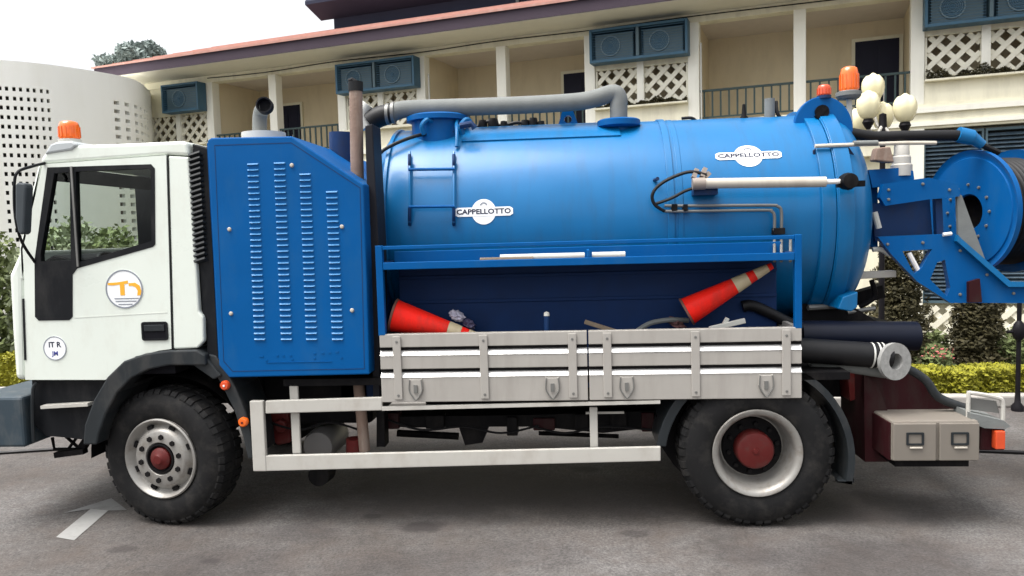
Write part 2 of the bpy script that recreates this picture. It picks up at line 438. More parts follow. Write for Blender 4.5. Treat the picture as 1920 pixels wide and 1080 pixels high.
# asphalt: aggregate, patches, stains and painted truck shade in fixed places
def asphalt():
    m = bpy.data.materials.new("asphalt"); m.use_nodes = True
    t = m.node_tree; N = t.nodes; L = t.links
    p = N["Principled BSDF"]
    tc = N.new("ShaderNodeTexCoord")
    def noise(sc, det=6, rough=0.6):
        n = N.new("ShaderNodeTexNoise"); n.inputs['Scale'].default_value = sc; n.inputs['Detail'].default_value = det; n.inputs['Roughness'].default_value = rough
        L.new(tc.outputs['Object'], n.inputs['Vector']); return n
    def ramp(src, a, b, ca, cb):
        r = N.new("ShaderNodeValToRGB"); r.color_ramp.elements[0].position = a; r.color_ramp.elements[1].position = b
        r.color_ramp.elements[0].color = (*ca, 1); r.color_ramp.elements[1].color = (*cb, 1)
        L.new(src, r.inputs[0]); return r.outputs[0]
    def mixc(fac, a, b, mode='MIX'):
        x = N.new("ShaderNodeMix"); x.data_type = 'RGBA'; x.blend_type = mode
        if isinstance(fac, float): x.inputs[0].default_value = fac
        else: L.new(fac, x.inputs[0])
        for s, i in ((a, 6), (b, 7)):
            if isinstance(s, tuple): x.inputs[i].default_value = (*s, 1)
            else: L.new(s, x.inputs[i])
        return x.outputs[2]
    big = noise(0.55, 7, 0.65)
    base = ramp(big.outputs['Fac'], 0.35, 0.65, (0.062, 0.055, 0.051), (0.122, 0.118, 0.116))
    agg = noise(55, 2, 0.8)
    base = mixc(1.0, base, ramp(agg.outputs['Fac'], 0.3, 0.7, (0.55, 0.55, 0.55), (1.45, 1.44, 1.43)), 'MULTIPLY')
    agg2 = noise(14, 5, 0.75)
    base = mixc(1.0, base, ramp(agg2.outputs['Fac'], 0.3, 0.7, (0.72, 0.71, 0.71), (1.26, 1.24, 1.23)), 'MULTIPLY')
    st = noise(1.6, 7, 0.62)
    stf = ramp(st.outputs['Fac'], 0.60, 0.70, (0, 0, 0), (0.62, 0.62, 0.62))
    base = mixc(stf, base, (0.055, 0.05, 0.047))
    mid = noise(2.6, 8, 0.7)
    base = mixc(ramp(mid.outputs['Fac'], 0.45, 0.72, (0, 0, 0), (0.55, 0.55, 0.55)), base, (0.088, 0.068, 0.057))
    vo = N.new("ShaderNodeTexVoronoi"); vo.feature = 'DISTANCE_TO_EDGE'; vo.inputs['Scale'].default_value = 0.55
    wv = noise(1.1, 6, 0.7); wa = N.new("ShaderNodeVectorMath"); wa.operation = 'MULTIPLY_ADD'; wa.inputs[1].default_value = (0.9, 0.9, 0)
    L.new(wv.outputs['Color'], wa.inputs[0]); L.new(tc.outputs['Object'], wa.inputs[2]); L.new(wa.outputs[0], vo.inputs['Vector'])
    base = mixc(ramp(vo.outputs['Distance'], 0.0, 0.006, (0.28, 0.28, 0.28), (0, 0, 0)), base, (0.03, 0.027, 0.026))
    fine = noise(160, 2, 0.8)
    base = mixc(ramp(fine.outputs['Fac'], 0.62, 0.72, (0, 0, 0), (0.5, 0.5, 0.5)), base, (0.26, 0.25, 0.235))
    # oil drips and damp in fixed places; broad ones paint the truck's shade
    for (x, y, r, amt) in OIL_SHADE:
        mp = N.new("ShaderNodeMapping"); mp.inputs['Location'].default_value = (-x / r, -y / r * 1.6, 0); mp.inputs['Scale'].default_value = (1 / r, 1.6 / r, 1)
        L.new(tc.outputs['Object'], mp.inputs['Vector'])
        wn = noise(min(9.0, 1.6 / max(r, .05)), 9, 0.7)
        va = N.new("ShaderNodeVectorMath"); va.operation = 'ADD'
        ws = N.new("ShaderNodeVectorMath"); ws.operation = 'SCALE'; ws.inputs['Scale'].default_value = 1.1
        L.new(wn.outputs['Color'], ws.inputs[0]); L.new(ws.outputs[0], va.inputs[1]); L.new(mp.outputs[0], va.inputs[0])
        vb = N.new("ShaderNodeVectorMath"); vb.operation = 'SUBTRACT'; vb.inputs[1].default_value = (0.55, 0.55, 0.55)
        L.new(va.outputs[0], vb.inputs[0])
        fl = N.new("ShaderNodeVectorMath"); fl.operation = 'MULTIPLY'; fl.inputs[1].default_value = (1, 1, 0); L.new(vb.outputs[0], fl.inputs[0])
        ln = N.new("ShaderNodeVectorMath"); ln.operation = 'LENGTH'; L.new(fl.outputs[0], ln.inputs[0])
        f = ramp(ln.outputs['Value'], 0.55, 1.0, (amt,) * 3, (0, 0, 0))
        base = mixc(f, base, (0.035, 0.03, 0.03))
    L.new(base, p.inputs['Base Color'])
    rr = N.new("ShaderNodeMapRange"); rr.inputs[3].default_value = 0.6; rr.inputs[4].default_value = 0.95
    L.new(big.outputs['Fac'], rr.inputs[0]); L.new(rr.outputs[0], p.inputs['Roughness'])
    p.inputs['Specular IOR Level'].default_value = 0.3
    bp = N.new("ShaderNodeBump"); bp.inputs['Strength'].default_value = 0.35; bp.inputs['Distance'].default_value = 0.008
    L.new(agg.outputs['Fac'], bp.inputs['Height']); L.new(bp.outputs[0], p.inputs['Normal'])
    return m
OIL_SHADE = []  # oil and damp spots, plus painted shade below the truck
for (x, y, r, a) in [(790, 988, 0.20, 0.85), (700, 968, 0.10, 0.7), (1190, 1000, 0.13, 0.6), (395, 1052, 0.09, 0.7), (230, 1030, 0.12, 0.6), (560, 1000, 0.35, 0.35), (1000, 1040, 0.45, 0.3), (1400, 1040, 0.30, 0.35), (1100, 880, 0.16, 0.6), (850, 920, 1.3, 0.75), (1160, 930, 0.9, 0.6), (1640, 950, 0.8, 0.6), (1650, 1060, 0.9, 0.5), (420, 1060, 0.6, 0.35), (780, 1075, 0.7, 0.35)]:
    g = ground_at(x, y); OIL_SHADE.append((g.x, g.y, r, a))
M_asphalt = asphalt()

# ------------------------------------------------------------------ ground
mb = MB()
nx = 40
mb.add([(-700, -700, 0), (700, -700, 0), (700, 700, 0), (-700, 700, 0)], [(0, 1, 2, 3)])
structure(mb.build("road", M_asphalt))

# planting bed with its kerb in front of the block
kr = ground_at(1800, 765)
KY0 = kr.y
def bedxy(x, off=0.0):                     # front edge of the bed: parallel to the truck on the right, swinging back on the left
    return KY0 + off + (0.0 if x > 1.0 else 0.0)
mb = MB(); mb.box(-3.2, 40, KY0, KY0 + 0.16, 0.0, 0.13)
structure(mb.build("kerb", M_kerb, bevel=0.02))
mb = MB(); mb.box(-3.2, 40, KY0 + 0.162, 40, 0.0, 0.10)
structure(mb.build("planting_bed", M_soil))
kl = ground_at(30, 748)
mb = MB(); mb.box(-30, -3.9, kl.y, kl.y + 0.16, 0.0, 0.14)
structure(mb.build("kerb", M_kerb, bevel=0.02))
mb = MB(); mb.box(-30, -3.9, kl.y + 0.162, 16, 0.0, 0.10)
structure(mb.build("planting_bed", M_soil))
# dark drain seam across the road behind the truck
for (a, b) in (((-60, 856), (150, 842)), ((1775, 846), (2000, 855))):
    A, Bq = ground_at(*a), ground_at(*b)
    mb = MB(); mb.tube([A + Vector((0, 0, 0.015)), (A + Bq) / 2 + Vector((0, 0, 0.016)), Bq + Vector((0, 0, 0.015))], 0.018, 6)
    o = mb.build("cable", M_hose, smooth=True)
    tag(o, "thin black cable lying on the asphalt " + ("beyond the front bumper" if a[0] < 500 else "beyond the rear lamp and toolbox"), "cable", "cables lying on the road")

# painted arrow
shaft = [(105, 1008), (139, 1014), (203, 958), (170, 955)]
head = [(118, 963), (209, 935), (238, 957), (203, 958), (170, 955)]
M_faint = mat("faded_road_paint", (0.20, 0.20, 0.195), 0.85, var=0.15, scale=14, dirt=(0.11, 0.108, 0.105), dirt_amt=0.95, dirt_scale=(3, 3, 3))
for poly, m_ in ((shaft, M_marking), (head, M_faint)):
    mb = MB()
    g = [ground_at(x, y) for x, y in poly]
    mb.add([(q.x, q.y, 0.004) for q in g], [tuple(range(len(g)))])
    structure(mb.build("road_arrow", m_))

# ------------------------------------------------------------------ the vacuum truck
truck = thing("vacuum_truck", "blue and white vacuum tanker truck parked on the asphalt in front of the block", "truck", (-0.5, 1.2, 0))
def TP(name, mb, m, parent=None, **k): return mb.build(name, m, parent or truck, **k)

WID = 2.40
def strip(mb, pts, y0, y1): return mb.prism(px_poly(pts, y0 if y0 > 0.1 else 0.0), y0, y1)

# --- cab
mb = MB()
strip(mb, [(73, 303), (82, 288), (95, 278), (112, 273), (230, 269), (340, 264), (350, 266), (354, 292), (313, 290), (80, 307)], 0.0, WID)
cab = TP("cab_body", mb, M_white, bevel=0.035, segs=3)
for y0, y1 in ((0.0, 0.07), (WID - 0.07, WID)):
    mb = MB(); strip(mb, [(73, 304), (79, 308), (41, 468), (44, 524), (38, 524), (36, 465)], y0, y1)
    TP("windscreen_pillar", mb, M_white, cab, bevel=0.012)
mb = MB(); strip(mb, [(37, 466), (15, 516), (21, 630), (27, 713), (46, 713), (43, 520)], 0.0, WID)
TP("front_panel", mb, M_white, cab, bevel=0.05, segs=3)
for y0, y1 in ((0.0, 0.05), (WID - 0.05, WID)):
    mb = MB(); strip(mb, [(315, 292), (353, 294), (366, 470), (373, 584), (381, 594), (382, 640), (370, 653), (325, 655), (321, 500)], y0, y1)
    TP("rear_corner_panel", mb, M_white, cab, bevel=0.012)
mb = MB(); strip(mb, [(345, 294), (353, 294), (372, 582), (372, 650), (360, 650), (362, 582)], 0.052, WID - 0.052)
TP("rear_wall", mb, M_interior, cab)
mb = MB(); rbox(mb, px_rect(52, 668, 320, 705, 0.0), 0.06, WID - 0.06)
TP("cab_floor", mb, M_interior, cab)
mb = MB(); strip(mb, [(46, 530), (50, 500), (80, 478), (118, 488), (132, 520), (134, 668), (52, 668)], 0.09, WID - 0.09)
TP("dashboard", mb, M_interior, cab, bevel=0.03)
# windscreen
a, b = at(75, 306, 0), at(39, 465, 0)
mb = MB(); mb.add([(a.x, .08, a.z), (a.x, WID - .08, a.z), (b.x, WID - .08, b.z), (b.x, .08, b.z)], [(0, 1, 2, 3)])
M_glass = glass_mat("cab_glass", (0.86, 0.90, 0.88))
TP("windscreen", mb, M_glass, cab)
mb = MB(); strip(mb, [(80, 309), (74, 337), (78, 337), (84, 309)], 0.09, WID - 0.09)
TP("windscreen_shade", mb, M_interior, cab)
mb = MB(); mb.box(at(257, 420, 1.44).x, -2.92, 1.44, 1.47, 1.45, 2.62)
TP("dark_view_panel", mb, M_interior, cab)  # panel added to darken the view across the cab
# grab handle strip seam on front corner
mb = MB(); mb.bar(at(44, 560, -0.004), at(48, 675, -0.004), 0.014, 0.01)
TP("corner_seam", mb, M_black, cab)
# door
d_out = [(81, 308), (312, 291), (318, 500), (322, 654), (300, 657), (255, 668), (218, 695), (198, 712), (48, 712), (46, 520), (43, 468)]
d_win = [(90, 314), (284, 308), (291, 316), (292, 458), (287, 463), (146, 503), (137, 515), (137, 594), (131, 600), (74, 601), (67, 594), (66, 488)]
for k, (y0, y1) in enumerate(((-0.004, 0.045), (WID - 0.045, WID + 0.004))):
    mb = MB(); mb.plate(px_poly(d_out, 0), [px_poly(d_win, 0)], y0, y1)
    door = TP("door", mb, M_white)
    yy = -0.008 if k == 0 else WID - 0.04
    inner = [(99, 322), (280, 316), (284, 320), (285, 452), (146, 493), (136, 488), (76, 490)]
    mb = MB(); mb.plate(px_poly(d_win, 0), [px_poly([(103, 325), (132, 323), (134, 488), (78, 490), (77, 478)], 0), px_poly([(143, 322), (279, 316), (284, 321), (285, 452), (147, 492)], 0)], yy, yy + 0.045)
    TP("window_frame", mb, M_black, door)
    mb = MB(); g = px_poly([(103, 325), (132, 323), (134, 488), (78, 490), (77, 478)], 0); mb.prism(g, yy + 0.02, yy + 0.024)
    TP("quarter_window", mb, M_glass, door)
    mb = MB(); g = px_poly([(143, 322), (279, 316), (284, 321), (285, 452), (147, 492)], 0); mb.prism(g, yy + 0.02, yy + 0.024)
    TP("window_pane", mb, M_glass, door)
    if k == 0:
        mb = MB(); rbox(mb, px_rect(139, 312, 142.5, 500, -0.01), -0.02, -0.0085)
        TP("window_channel", mb, M_steel, door)
        r = px_rect(267, 603, 316, 638, 0)
        mb = MB(); mb.plate(rrect(*r, 0.018), [rrect(r[0] + .014, r[1] - .014, r[2] + .014, r[3] - .014, 0.012)], -0.014, -0.0045)
        h = TP("door_handle", mb, M_black, door)
        mb = MB(); rbox(mb, (r[0] + .014, r[1] - .014, r[2] + .014, r[3] - .014), -0.009, -0.0046)
        TP("handle_recess", mb, M_interior, door)
        mb = MB(); rbox(mb, (r[0] + .02, r[1] - .02, (r[2] + r[3]) / 2, r[3] - .02), -0.018, -0.0095)
        TP("handle_flap", mb, M_fender, door, bevel=0.004)
        mb = MB(); mb.bar(at(140, 596, -0.004), at(314, 586, -0.004), 0.006, 0.003)
        TP("body_crease", mb, mat("grey_crease_paint", (0.60, 0.63, 0.58), 0.4), door)  # thin strip slightly greyer than the cab paint
        mb = MB(); mb.bar(at(314.5, 292, -0.001), at(323.5, 654, -0.001), 0.007, 0.006)
        TP("door_gap", mb, M_black, door)
# seat, steering wheel
mb = MB()
for y0 in (0.35, 1.5):
    mb.prism([(-3.04, 1.45), (-2.90, 1.42), (-2.78, 2.16), (-2.84, 2.28), (-2.92, 2.26), (-2.98, 2.10)], y0, y0 + 0.5)
    mb.prism([(-3.43, 1.38), (-2.90, 1.34), (-2.90, 1.48), (-3.40, 1.54)], y0 + .001, y0 + 0.499)
TP("seat", mb, M_seat, cab, bevel=0.03)
mb = MB()
cw = Vector((-3.47, 0.62, 1.84)); ax = Vector((0.55, 0, 0.85)).normalized(); e1 = Vector((0, 1, 0)); e2 = ax.cross(e1)
mb.tube([cw + (e1 * math.cos(2 * PI * k / 24) + e2 * math.sin(2 * PI * k / 24)) * 0.22 for k in range(25)], 0.014, 6, caps=False)
mb.bar(cw - e1 * 0.21, cw + e1 * 0.21, 0.04, 0.02, ax)
mb.tube([cw, cw - ax * 0.35], 0.03, 8)
TP("steering_wheel", mb, M_black, cab, smooth=True)
# roof cap and beacon
mb = MB(); strip(mb, [(84, 290), (96, 270), (108, 266), (137, 264), (147, 272), (136, 282)], -0.012, WID * 0.9)
TP("sun_visor", mb, mat("grey_visor_plastic", (0.42, 0.45, 0.46), 0.4), cab, bevel=0.015)
def beacon(px, y0, y1, wpx, Y, parent, base_m, lens_m, base_h=0.03):
    c0, c1 = at(px, y1, Y), at(px, y0, Y)
    r = (at(px + wpx / 2, y1, Y).x - c0.x)
    h = c1.z - c0.z
    m1 = MB(); m1.lathe([(0, 0), (r * 1.12, 0), (r * 1.12, base_h), (r * .9, base_h + .004), (0, base_h + .004)], c0 - Vector((0, 0, base_h)), (0, 0, 1), 20)
    b_ = TP("beacon", m1, base_m, parent, smooth=True)
    m2 = MB(); m2.lathe([(0, 0), (r * .97, 0), (r, h * .1), (r * .98, h * .72), (r * .86, h * .92), (r * .6, h * .985), (0, h)], c0 + Vector((0, 0, 0.004)), (0, 0, 1), 24)
    for k in range(14):
        a_ = 2 * PI * k / 14
        m2.bar(c0 + Vector((r * .985 * math.cos(a_), r * .985 * math.sin(a_), h * .12)), c0 + Vector((r * .965 * math.cos(a_), r * .965 * math.sin(a_), h * .7)), 0.012, 0.012, Vector((math.cos(a_), math.sin(a_), 0)))
    TP("beacon_lens", m2, lens_m, b_, smooth=True, angle=50)
    return b_
beacon(131, 228, 262, 34, 0.25, None, M_plastic_white, M_amber, 0.025)
# mirror
mb = MB(); g = px_poly([(32, 347), (36, 342), (50, 344), (52, 352), (48, 436), (43, 441), (37, 435), (32, 408)], -0.25); mb.prism(g, -0.27, -0.19)
mir = TP("mirror", mb, M_mirror, bevel=0.012)
mb = MB(); mb.tube(smooth_path([at(84, 306, 0.0), at(60, 312, -0.12), at(34, 322, -0.23), at(27, 345, -0.25), at(28, 400, -0.25), at(36, 440, -0.22), at(48, 466, -0.1), at(66, 492, 0.0)]), 0.010, 6)
TP("mirror_arm", mb, M_black, mir, smooth=True)
# decals on the door
def disc_decal(px, py, rpx, name):
    c = at(px, py, -0.006); r = rpx / 280.0
    m1 = MB(); m1.prism([(c.x + r * math.cos(2 * PI * k / 40), c.z + r * math.sin(2 * PI * k / 40)) for k in range(40)], -0.0065, -0.0042)
    o_ = TP(name, m1, M_dwhite, door0)
    m2 = MB(); m2.plate([(c.x + r * math.cos(2 * PI * k / 40), c.z + r * math.sin(2 * PI * k / 40)) for k in range(40)],
                        [[(c.x + r * .93 * math.cos(2 * PI * k / 40), c.z + r * .93 * math.sin(2 * PI * k / 40)) for k in range(40)]], -0.0085, -0.0066)
    TP("badge_ring", m2, M_dgrey, door0)
    return o_, c, r
door0 = [o for o in bpy.data.objects if o.name == "door"][0]
def flat_text(mb_, s, size, cx, cz, y):
    v, f = text_geo(s, size)
    mb_.add([(cx + u, y, cz + q) for u, q in v], f)
o_, c, r = disc_decal(233, 542, 38, "door_badge")
mb = MB()
q = lambda *p: [(c.x + u * r, c.z + v_ * r) for u, v_ in p]
mb.prism(q((-.86, .33), (-.30, .36), (.22, .44), (.22, .28), (.02, .26), (.02, -.32), (-.22, -.32), (-.22, .24), (-.60, .2), (-.86, .22)), -0.0084, -0.0067)
mb.prism(q((.26, .30), (.60, .32), (.84, .16), (.92, -.12), (.86, -.34), (.68, -.34), (.72, -.10), (.62, .08), (.44, .16), (.26, .15)), -0.0084, -0.0067)
TP("badge_emblem", mb, M_dorange, door0)
mb = MB()
for (u0, u1, v_) in ((-.55, .75, -.46), (-.5, .62, -.6), (-.35, .4, -.76)):
    mb.prism(q((u0, v_), (u1, v_), (u1, v_ - .05), (u0, v_ - .05)), -0.0084, -0.0067)
TP("badge_lettering", mb, M_dgrey, door0)
o_, c, r = disc_decal(103, 653, 24, "door_badge")
mb = MB(); flat_text(mb, "IT R", r * .62, c.x, c.z + r * .28, -0.0075)
TP("badge_lettering", mb, M_ddark, door0)
mb = MB(); flat_text(mb, "JM", r * .5, c.x, c.z - r * .45, -0.0075)
TP("badge_emblem", mb, M_dblue, door0)

# --- air intake panel behind the cab
mb = MB(); strip(mb, [(356, 268), (386, 277), (398, 480), (409, 690), (384, 690), (383, 600), (375, 588), (360, 330)], 0.03, WID - 0.05)
intake = TP("rear_vent_panel", mb, M_black, bevel=0.008)
fin0 = None
for i in range(21):
    y = 290 + 9.9 * i
    sh = 0.052 * (y - 290)
    A, Bq = at(356 + sh, y + 4, 0.012), at(377 + sh, y - 3, 0.012)
    if fin0 is None:
        mb = MB(); mb.bar(A, Bq, 0.014, 0.045, Vector((0, -1, 0.5)))
        fin0 = TP("vent_fin", mb, M_fender, intake); f0 = A
    else:
        again(fin0, A - f0, intake)

# --- bumper and step well
mb = MB(); rbox(mb, px_rect(-60, 744, 48, 838, 0.0), -0.02, WID)
bump = TP("bumper", mb, M_bumper, bevel=0.02)
mb = MB(); strip(mb, [(47, 714), (200, 714), (176, 760), (166, 800), (166, 832), (120, 826), (75, 822), (50, 800)], 0.07, 0.75)
well = TP("step_well", mb, M_black)
mb = MB(); mb.bar(at(82, 762, 0.03), at(170, 757, 0.03), 0.022, 0.07)
TP("step_tread", mb, M_guard, well)
mb = MB(); mb.tube(smooth_path([at(70, 717, 0.03), at(62, 730, 0.02), at(61, 780, 0.02), at(63, 828, 0.02)]), 0.012, 6)
TP("step_rail", mb, M_fender, well, smooth=True)
mb = MB(); mb.bar(at(106, 852, 0.2), at(160, 845, 0.2), 0.04, 0.06); TP("tow_bracket", mb, M_chassis); mb = MB(); mb.bar(at(150, 846, 0.25), at(180, 800, 0.25), 0.05, 0.06)
TP("tow_arm", mb, M_chassis); mb = MB()
mb.tube([at(120, 815, 0.4), at(150, 842, 0.4)], 0.012, 6); mb.tube([at(128, 842, 0.41), at(148, 815, 0.41)], 0.012, 6); mb.tube([at(98, 820, 0.4), at(102, 842, 0.4), at(150, 842, .4)], 0.012, 6)
TP("steering_linkage", mb, M_chassis)

# --- front mudguard
outer = [(160, 832), (163, 795), (180, 748), (205, 706), (236, 676), (275, 662), (320, 656), (372, 655), (388, 664)]
inner = [(390, 684), (366, 684), (320, 684), (282, 692), (250, 708), (224, 735), (203, 775), (190, 812), (186, 832)]
mb = MB(); strip(mb, outer + inner, -0.03, 0.42)
fend = TP("front_mudguard", mb, M_fender, bevel=0.012)
mb = MB(); strip(mb, [(388, 664), (402, 668), (418, 690), (440, 730), (458, 775), (470, 825), (474, 862), (462, 862), (452, 818), (436, 770), (412, 722), (390, 684)], 0.02, 0.42)
TP("mudguard_tail", mb, M_fender, fend, bevel=0.01)
mb = MB(); strip(mb, [(360, 684), (372, 664), (388, 672), (415, 705), (400, 712)], 0.0, 0.35)
TP("mudguard_gusset", mb, M_fender, fend, bevel=0.01)
for (x, y) in ((421, 723), (455, 792)):
    c = at(x, y, 0.0)
    mb = MB(); mb.lathe([(0, 0.012), (0.026, 0.010), (0.034, 0.0), (0.034, -0.03)], c, (0, -1, 0), 16)
    TP("side_marker", mb, M_red_lens if x < 440 else M_amber, fend, smooth=True)
    mb = MB(); mb.lathe([(0, 0.004), (0.008, 0.003), (0.008, -0.002)], c + Vector((0, -0.012, 0)), (0, -1, 0), 8)
    TP("marker_screw", mb, M_dwhite if x < 440 else M_hub, fend)
mb = MB(); mb.lathe([(0.60, 0), (0.60, 0.5)], (at(305, 850, 0).x, 0.1, 0.48), (0, 1, 0), 24, -0.5 * PI, 0.5 * PI)
TP("wheel_arch_liner", mb, M_chassis, fend)

# --- wheels: built with the axle along -Y, outer face towards -Y
def tyre_prof(w_, kk=1.0):
    return [(r_ if r_ < .34 else .34 + (r_ - .34) * kk, h_) for r_, h_ in [(0.285, -0.02), (0.30, -0.004), (0.325, 0.006), (0.37, 0.012), (0.42, 0.006), (0.455, -0.012), (0.478, -0.035), (0.490, -0.05),
            (0.494, -w_ * .5), (0.490, -w_ + .05), (0.478, -w_ + .035), (0.455, -w_ + .012), (0.40, -w_), (0.30, -w_ + .01), (0.285, -w_ + .03)]]
def make_wheel(name, c, steer=0.0, dish=False, w_=0.30, tread=True, kk=1.0):
    c = Vector(c)
    root = empty(name, c, truck)
    axis = Vector((-math.sin(steer), -math.cos(steer), 0))
    tang = lambda a: Vector((math.cos(a), 0, math.sin(a)))
    Rm = Matrix.Rotation(-steer, 4, 'Z')
    def put(mb_): mb_.v = [c + (Rm @ (p - c)) for p in mb_.v]
    mb = MB(); mb.lathe(tyre_prof(w_, kk), c, (0, -1, 0), 72); put(mb)
    ty = TP("tyre", mb, M_rubber, root, smooth=True, angle=50)
    if tread:
        mb = MB()
        for k in range(44):
            a = 2 * PI * (k + 0.5 * (k % 2) * 0.4) / 44
            u = tang(a); s = tang(a + PI / 2); g_ = (kk - 1) * .155
            for (h0, h1) in ((-0.004, -w_ * .42), (-w_ + .004, -w_ * .58)):
                m0 = c + u * (0.481 + g_) - Vector((0, 1, 0)) * (h0 - (0.014 if h0 > -.1 else -.014))
                p0 = c + u * (0.472 + g_) + Vector((0, -1, 0)) * (h0 - 0.012 if h0 > -.1 else h0 + 0.012)
                p1 = c + u * (0.497 + g_) + Vector((0, -1, 0)) * (h0 - 0.034 if h0 > -.1 else h0 + 0.034)
                p2 = c + u * (0.500 + g_) + Vector((0, -1, 0)) * h1
                wv = s * 0.022
                b0, b1 = c + u * (0.44 + g_) + Vector((0, -1, 0)) * (h0 - .01 if h0 > -.1 else h0 + .01), c + u * (0.47 + g_) + Vector((0, -1, 0)) * h1
                v = [p + wv * sgn for p in (b0, p0, p1, p2, b1) for sgn in (-1, 1)]
                mb.add(v, [(0, 2, 3, 1), (2, 4, 5, 3), (4, 6, 7, 5), (6, 8, 9, 7), (8, 0, 1, 9), (0, 8, 6, 4, 2), (1, 3, 5, 7, 9)])
        put(mb); TP("tread", mb, M_rubber, root)
    if not dish:
        pr = [(0.288, -0.012), (0.290, 0.006), (0.280, 0.012), (0.268, 0.004), (0.255, -0.03), (0.238, -0.045), (0.222, -0.03), (0.205, -0.004), (0.19, 0.004), (0.12, 0.004), (0.112, -0.004), (0.108, -0.04), (0.0, -0.04)]
        mb = MB(); mb.lathe(pr, c, (0, -1, 0), 60); put(mb)
        TP("rim", mb, M_rim, root, smooth=True, angle=45)
        for k in range(10):
            a = 2 * PI * (k + .3) / 10; u = tang(a)
            mb = MB(); mb.lathe([(0, 0.012), (0.019, 0.012), (0.021, 0.0), (0.021, -0.02)], c + u * 0.158 + Vector((0, -0.003, 0)), (0, -1, 0), 6)
            put(mb); TP("wheel_nut", mb, M_chassis, root)
        for k in range(8):
            mb = MB()
            a = 2 * PI * (k + .5) / 8; u = tang(a); s = tang(a + PI / 2)
            p = c + u * 0.232 + Vector((0, 0.034, 0))
            mb.bar(p - s * 0.022, p + s * 0.022, 0.024, 0.03, Vector((0, -1, 0)) + u * .3)
            put(mb); TP("hand_hole", mb, M_chassis, root)
        mb = MB(); mb.lathe([(0.110, -0.03), (0.108, 0.006), (0.098, 0.008), (0.090, -0.008), (0.082, -0.012)], c, (0, -1, 0), 32); put(mb)
        TP("hub_ring", mb, M_chassis, root, smooth=True, angle=35)
        mb = MB(); mb.lathe([(0.082, -0.03), (0.078, 0.004), (0.062, 0.018), (0.045, 0.022), (0.03, 0.036), (0, 0.038)], c, (0, -1, 0), 32); put(mb)
        TP("hub", mb, M_hub, root, smooth=True, angle=35)
    else:
        pr = [(0.29, -0.01), (0.298, 0.004), (0.292, 0.014), (0.272, 0.012), (0.262, 0.0), (0.252, -0.012), (0.246, -0.03), (0.236, -0.10), (0.222, -0.17), (0.212, -0.185), (0.0, -0.185)]
        mb = MB(); mb.lathe(pr, c, (0, -1, 0), 60); put(mb)
        TP("rim", mb, M_rim, root, smooth=True, angle=45)
        mb = MB(); mb.lathe([(0.205, -0.184), (0.20, -0.16), (0.135, -0.15), (0.13, -0.15)], c, (0, -1, 0), 40); put(mb)
        TP("wheel_disc", mb, M_chassis, root, smooth=True)
        for k in range(10):
            a = 2 * PI * (k + .3) / 10; u = tang(a)
            mb = MB(); mb.lathe([(0, 0.03), (0.016, 0.03), (0.018, 0.0)], c + u * 0.165 + Vector((0, 0.157, 0)), (0, -1, 0), 6)
            put(mb); TP("wheel_nut", mb, M_chassis, root)
        mb = MB(); mb.lathe([(0.128, -0.16), (0.128, -0.07), (0.118, -0.055), (0.105, -0.05), (0.02, -0.048), (0.018, -0.04), (0, -0.038)], c, (0, -1, 0), 40); put(mb)
        TP("hub", mb, M_hub, root, smooth=True, angle=35)
    return root
RW = 0.50
fx = at(299, 856, 0.02).x
make_wheel("wheel", (fx, 0.03, RW - .004), math.radians(9), kk=.97)
make_wheel("wheel", (fx, WID - 0.32, RW - .004), math.radians(9), tread=False, kk=.97)
rx = at(1421, 862, 0.02).x
make_wheel("wheel", (rx, 0.03, RW + .016), 0.0, dish=True, w_=0.29, kk=1.10)
make_wheel("wheel", (rx, 0.36, RW + .016), 0.0, dish=True, w_=0.29, tread=True, kk=1.10)
make_wheel("wheel", (rx, WID - 0.62, RW + .016), 0.0, dish=True, w_=0.29, tread=False, kk=1.10)
make_wheel("wheel", (rx, WID - 0.30, RW + .016), 0.0, dish=True, w_=0.29, tread=False, kk=1.10)
mb = MB(); mb.tube([(rx, 0.3, RW), (rx, WID - 0.3, RW)], 0.09, 12); mb.lathe([(0, -.2), (0.2, -.15), (0.22, 0), (0.2, .15), (0, .2)], (rx, 1.2, RW), (0, 1, 0), 16)
TP("axle", mb, M_maroon, smooth=True); mb = MB(); mb.tube([(fx, 0.4, RW - .02), (fx, WID - 0.4, RW - .02)], 0.07, 10)
TP("axle", mb, M_maroon, smooth=True)

# --- chassis
mb = MB()
for y0 in (0.72, 1.62):
    mb.box(at(60, 760, 0).x, at(1700, 700, 0).x, y0, y0 + 0.08, 0.74, 1.00)
for x in (-3.2, -2.1, -1.0, 0.1, 1.2, 2.0):
    mb.box(x, x + 0.1, 0.8, 1.62, 0.80, 0.98)
TP("chassis_frame", mb, M_chassis)
mb = MB(); mb.box(-2.05, 1.8, 0.06, 2.34, 1.001, 1.05)
deck = TP("load_deck", mb, M_chassis)
mb = MB(); mb.box(-2.4, -1.55, 0.5, 1.9, 0.62, 1.0)
TP("engine_block", mb, M_chassis, bevel=0.03)
mb = MB(); mb.box(-1.15, 0.75, 0.55, 1.9, 0.70, 1.0)
TP("underbody_shade_block", mb, M_chassis, bevel=.04)  # block added to deepen the shadow under the chassis
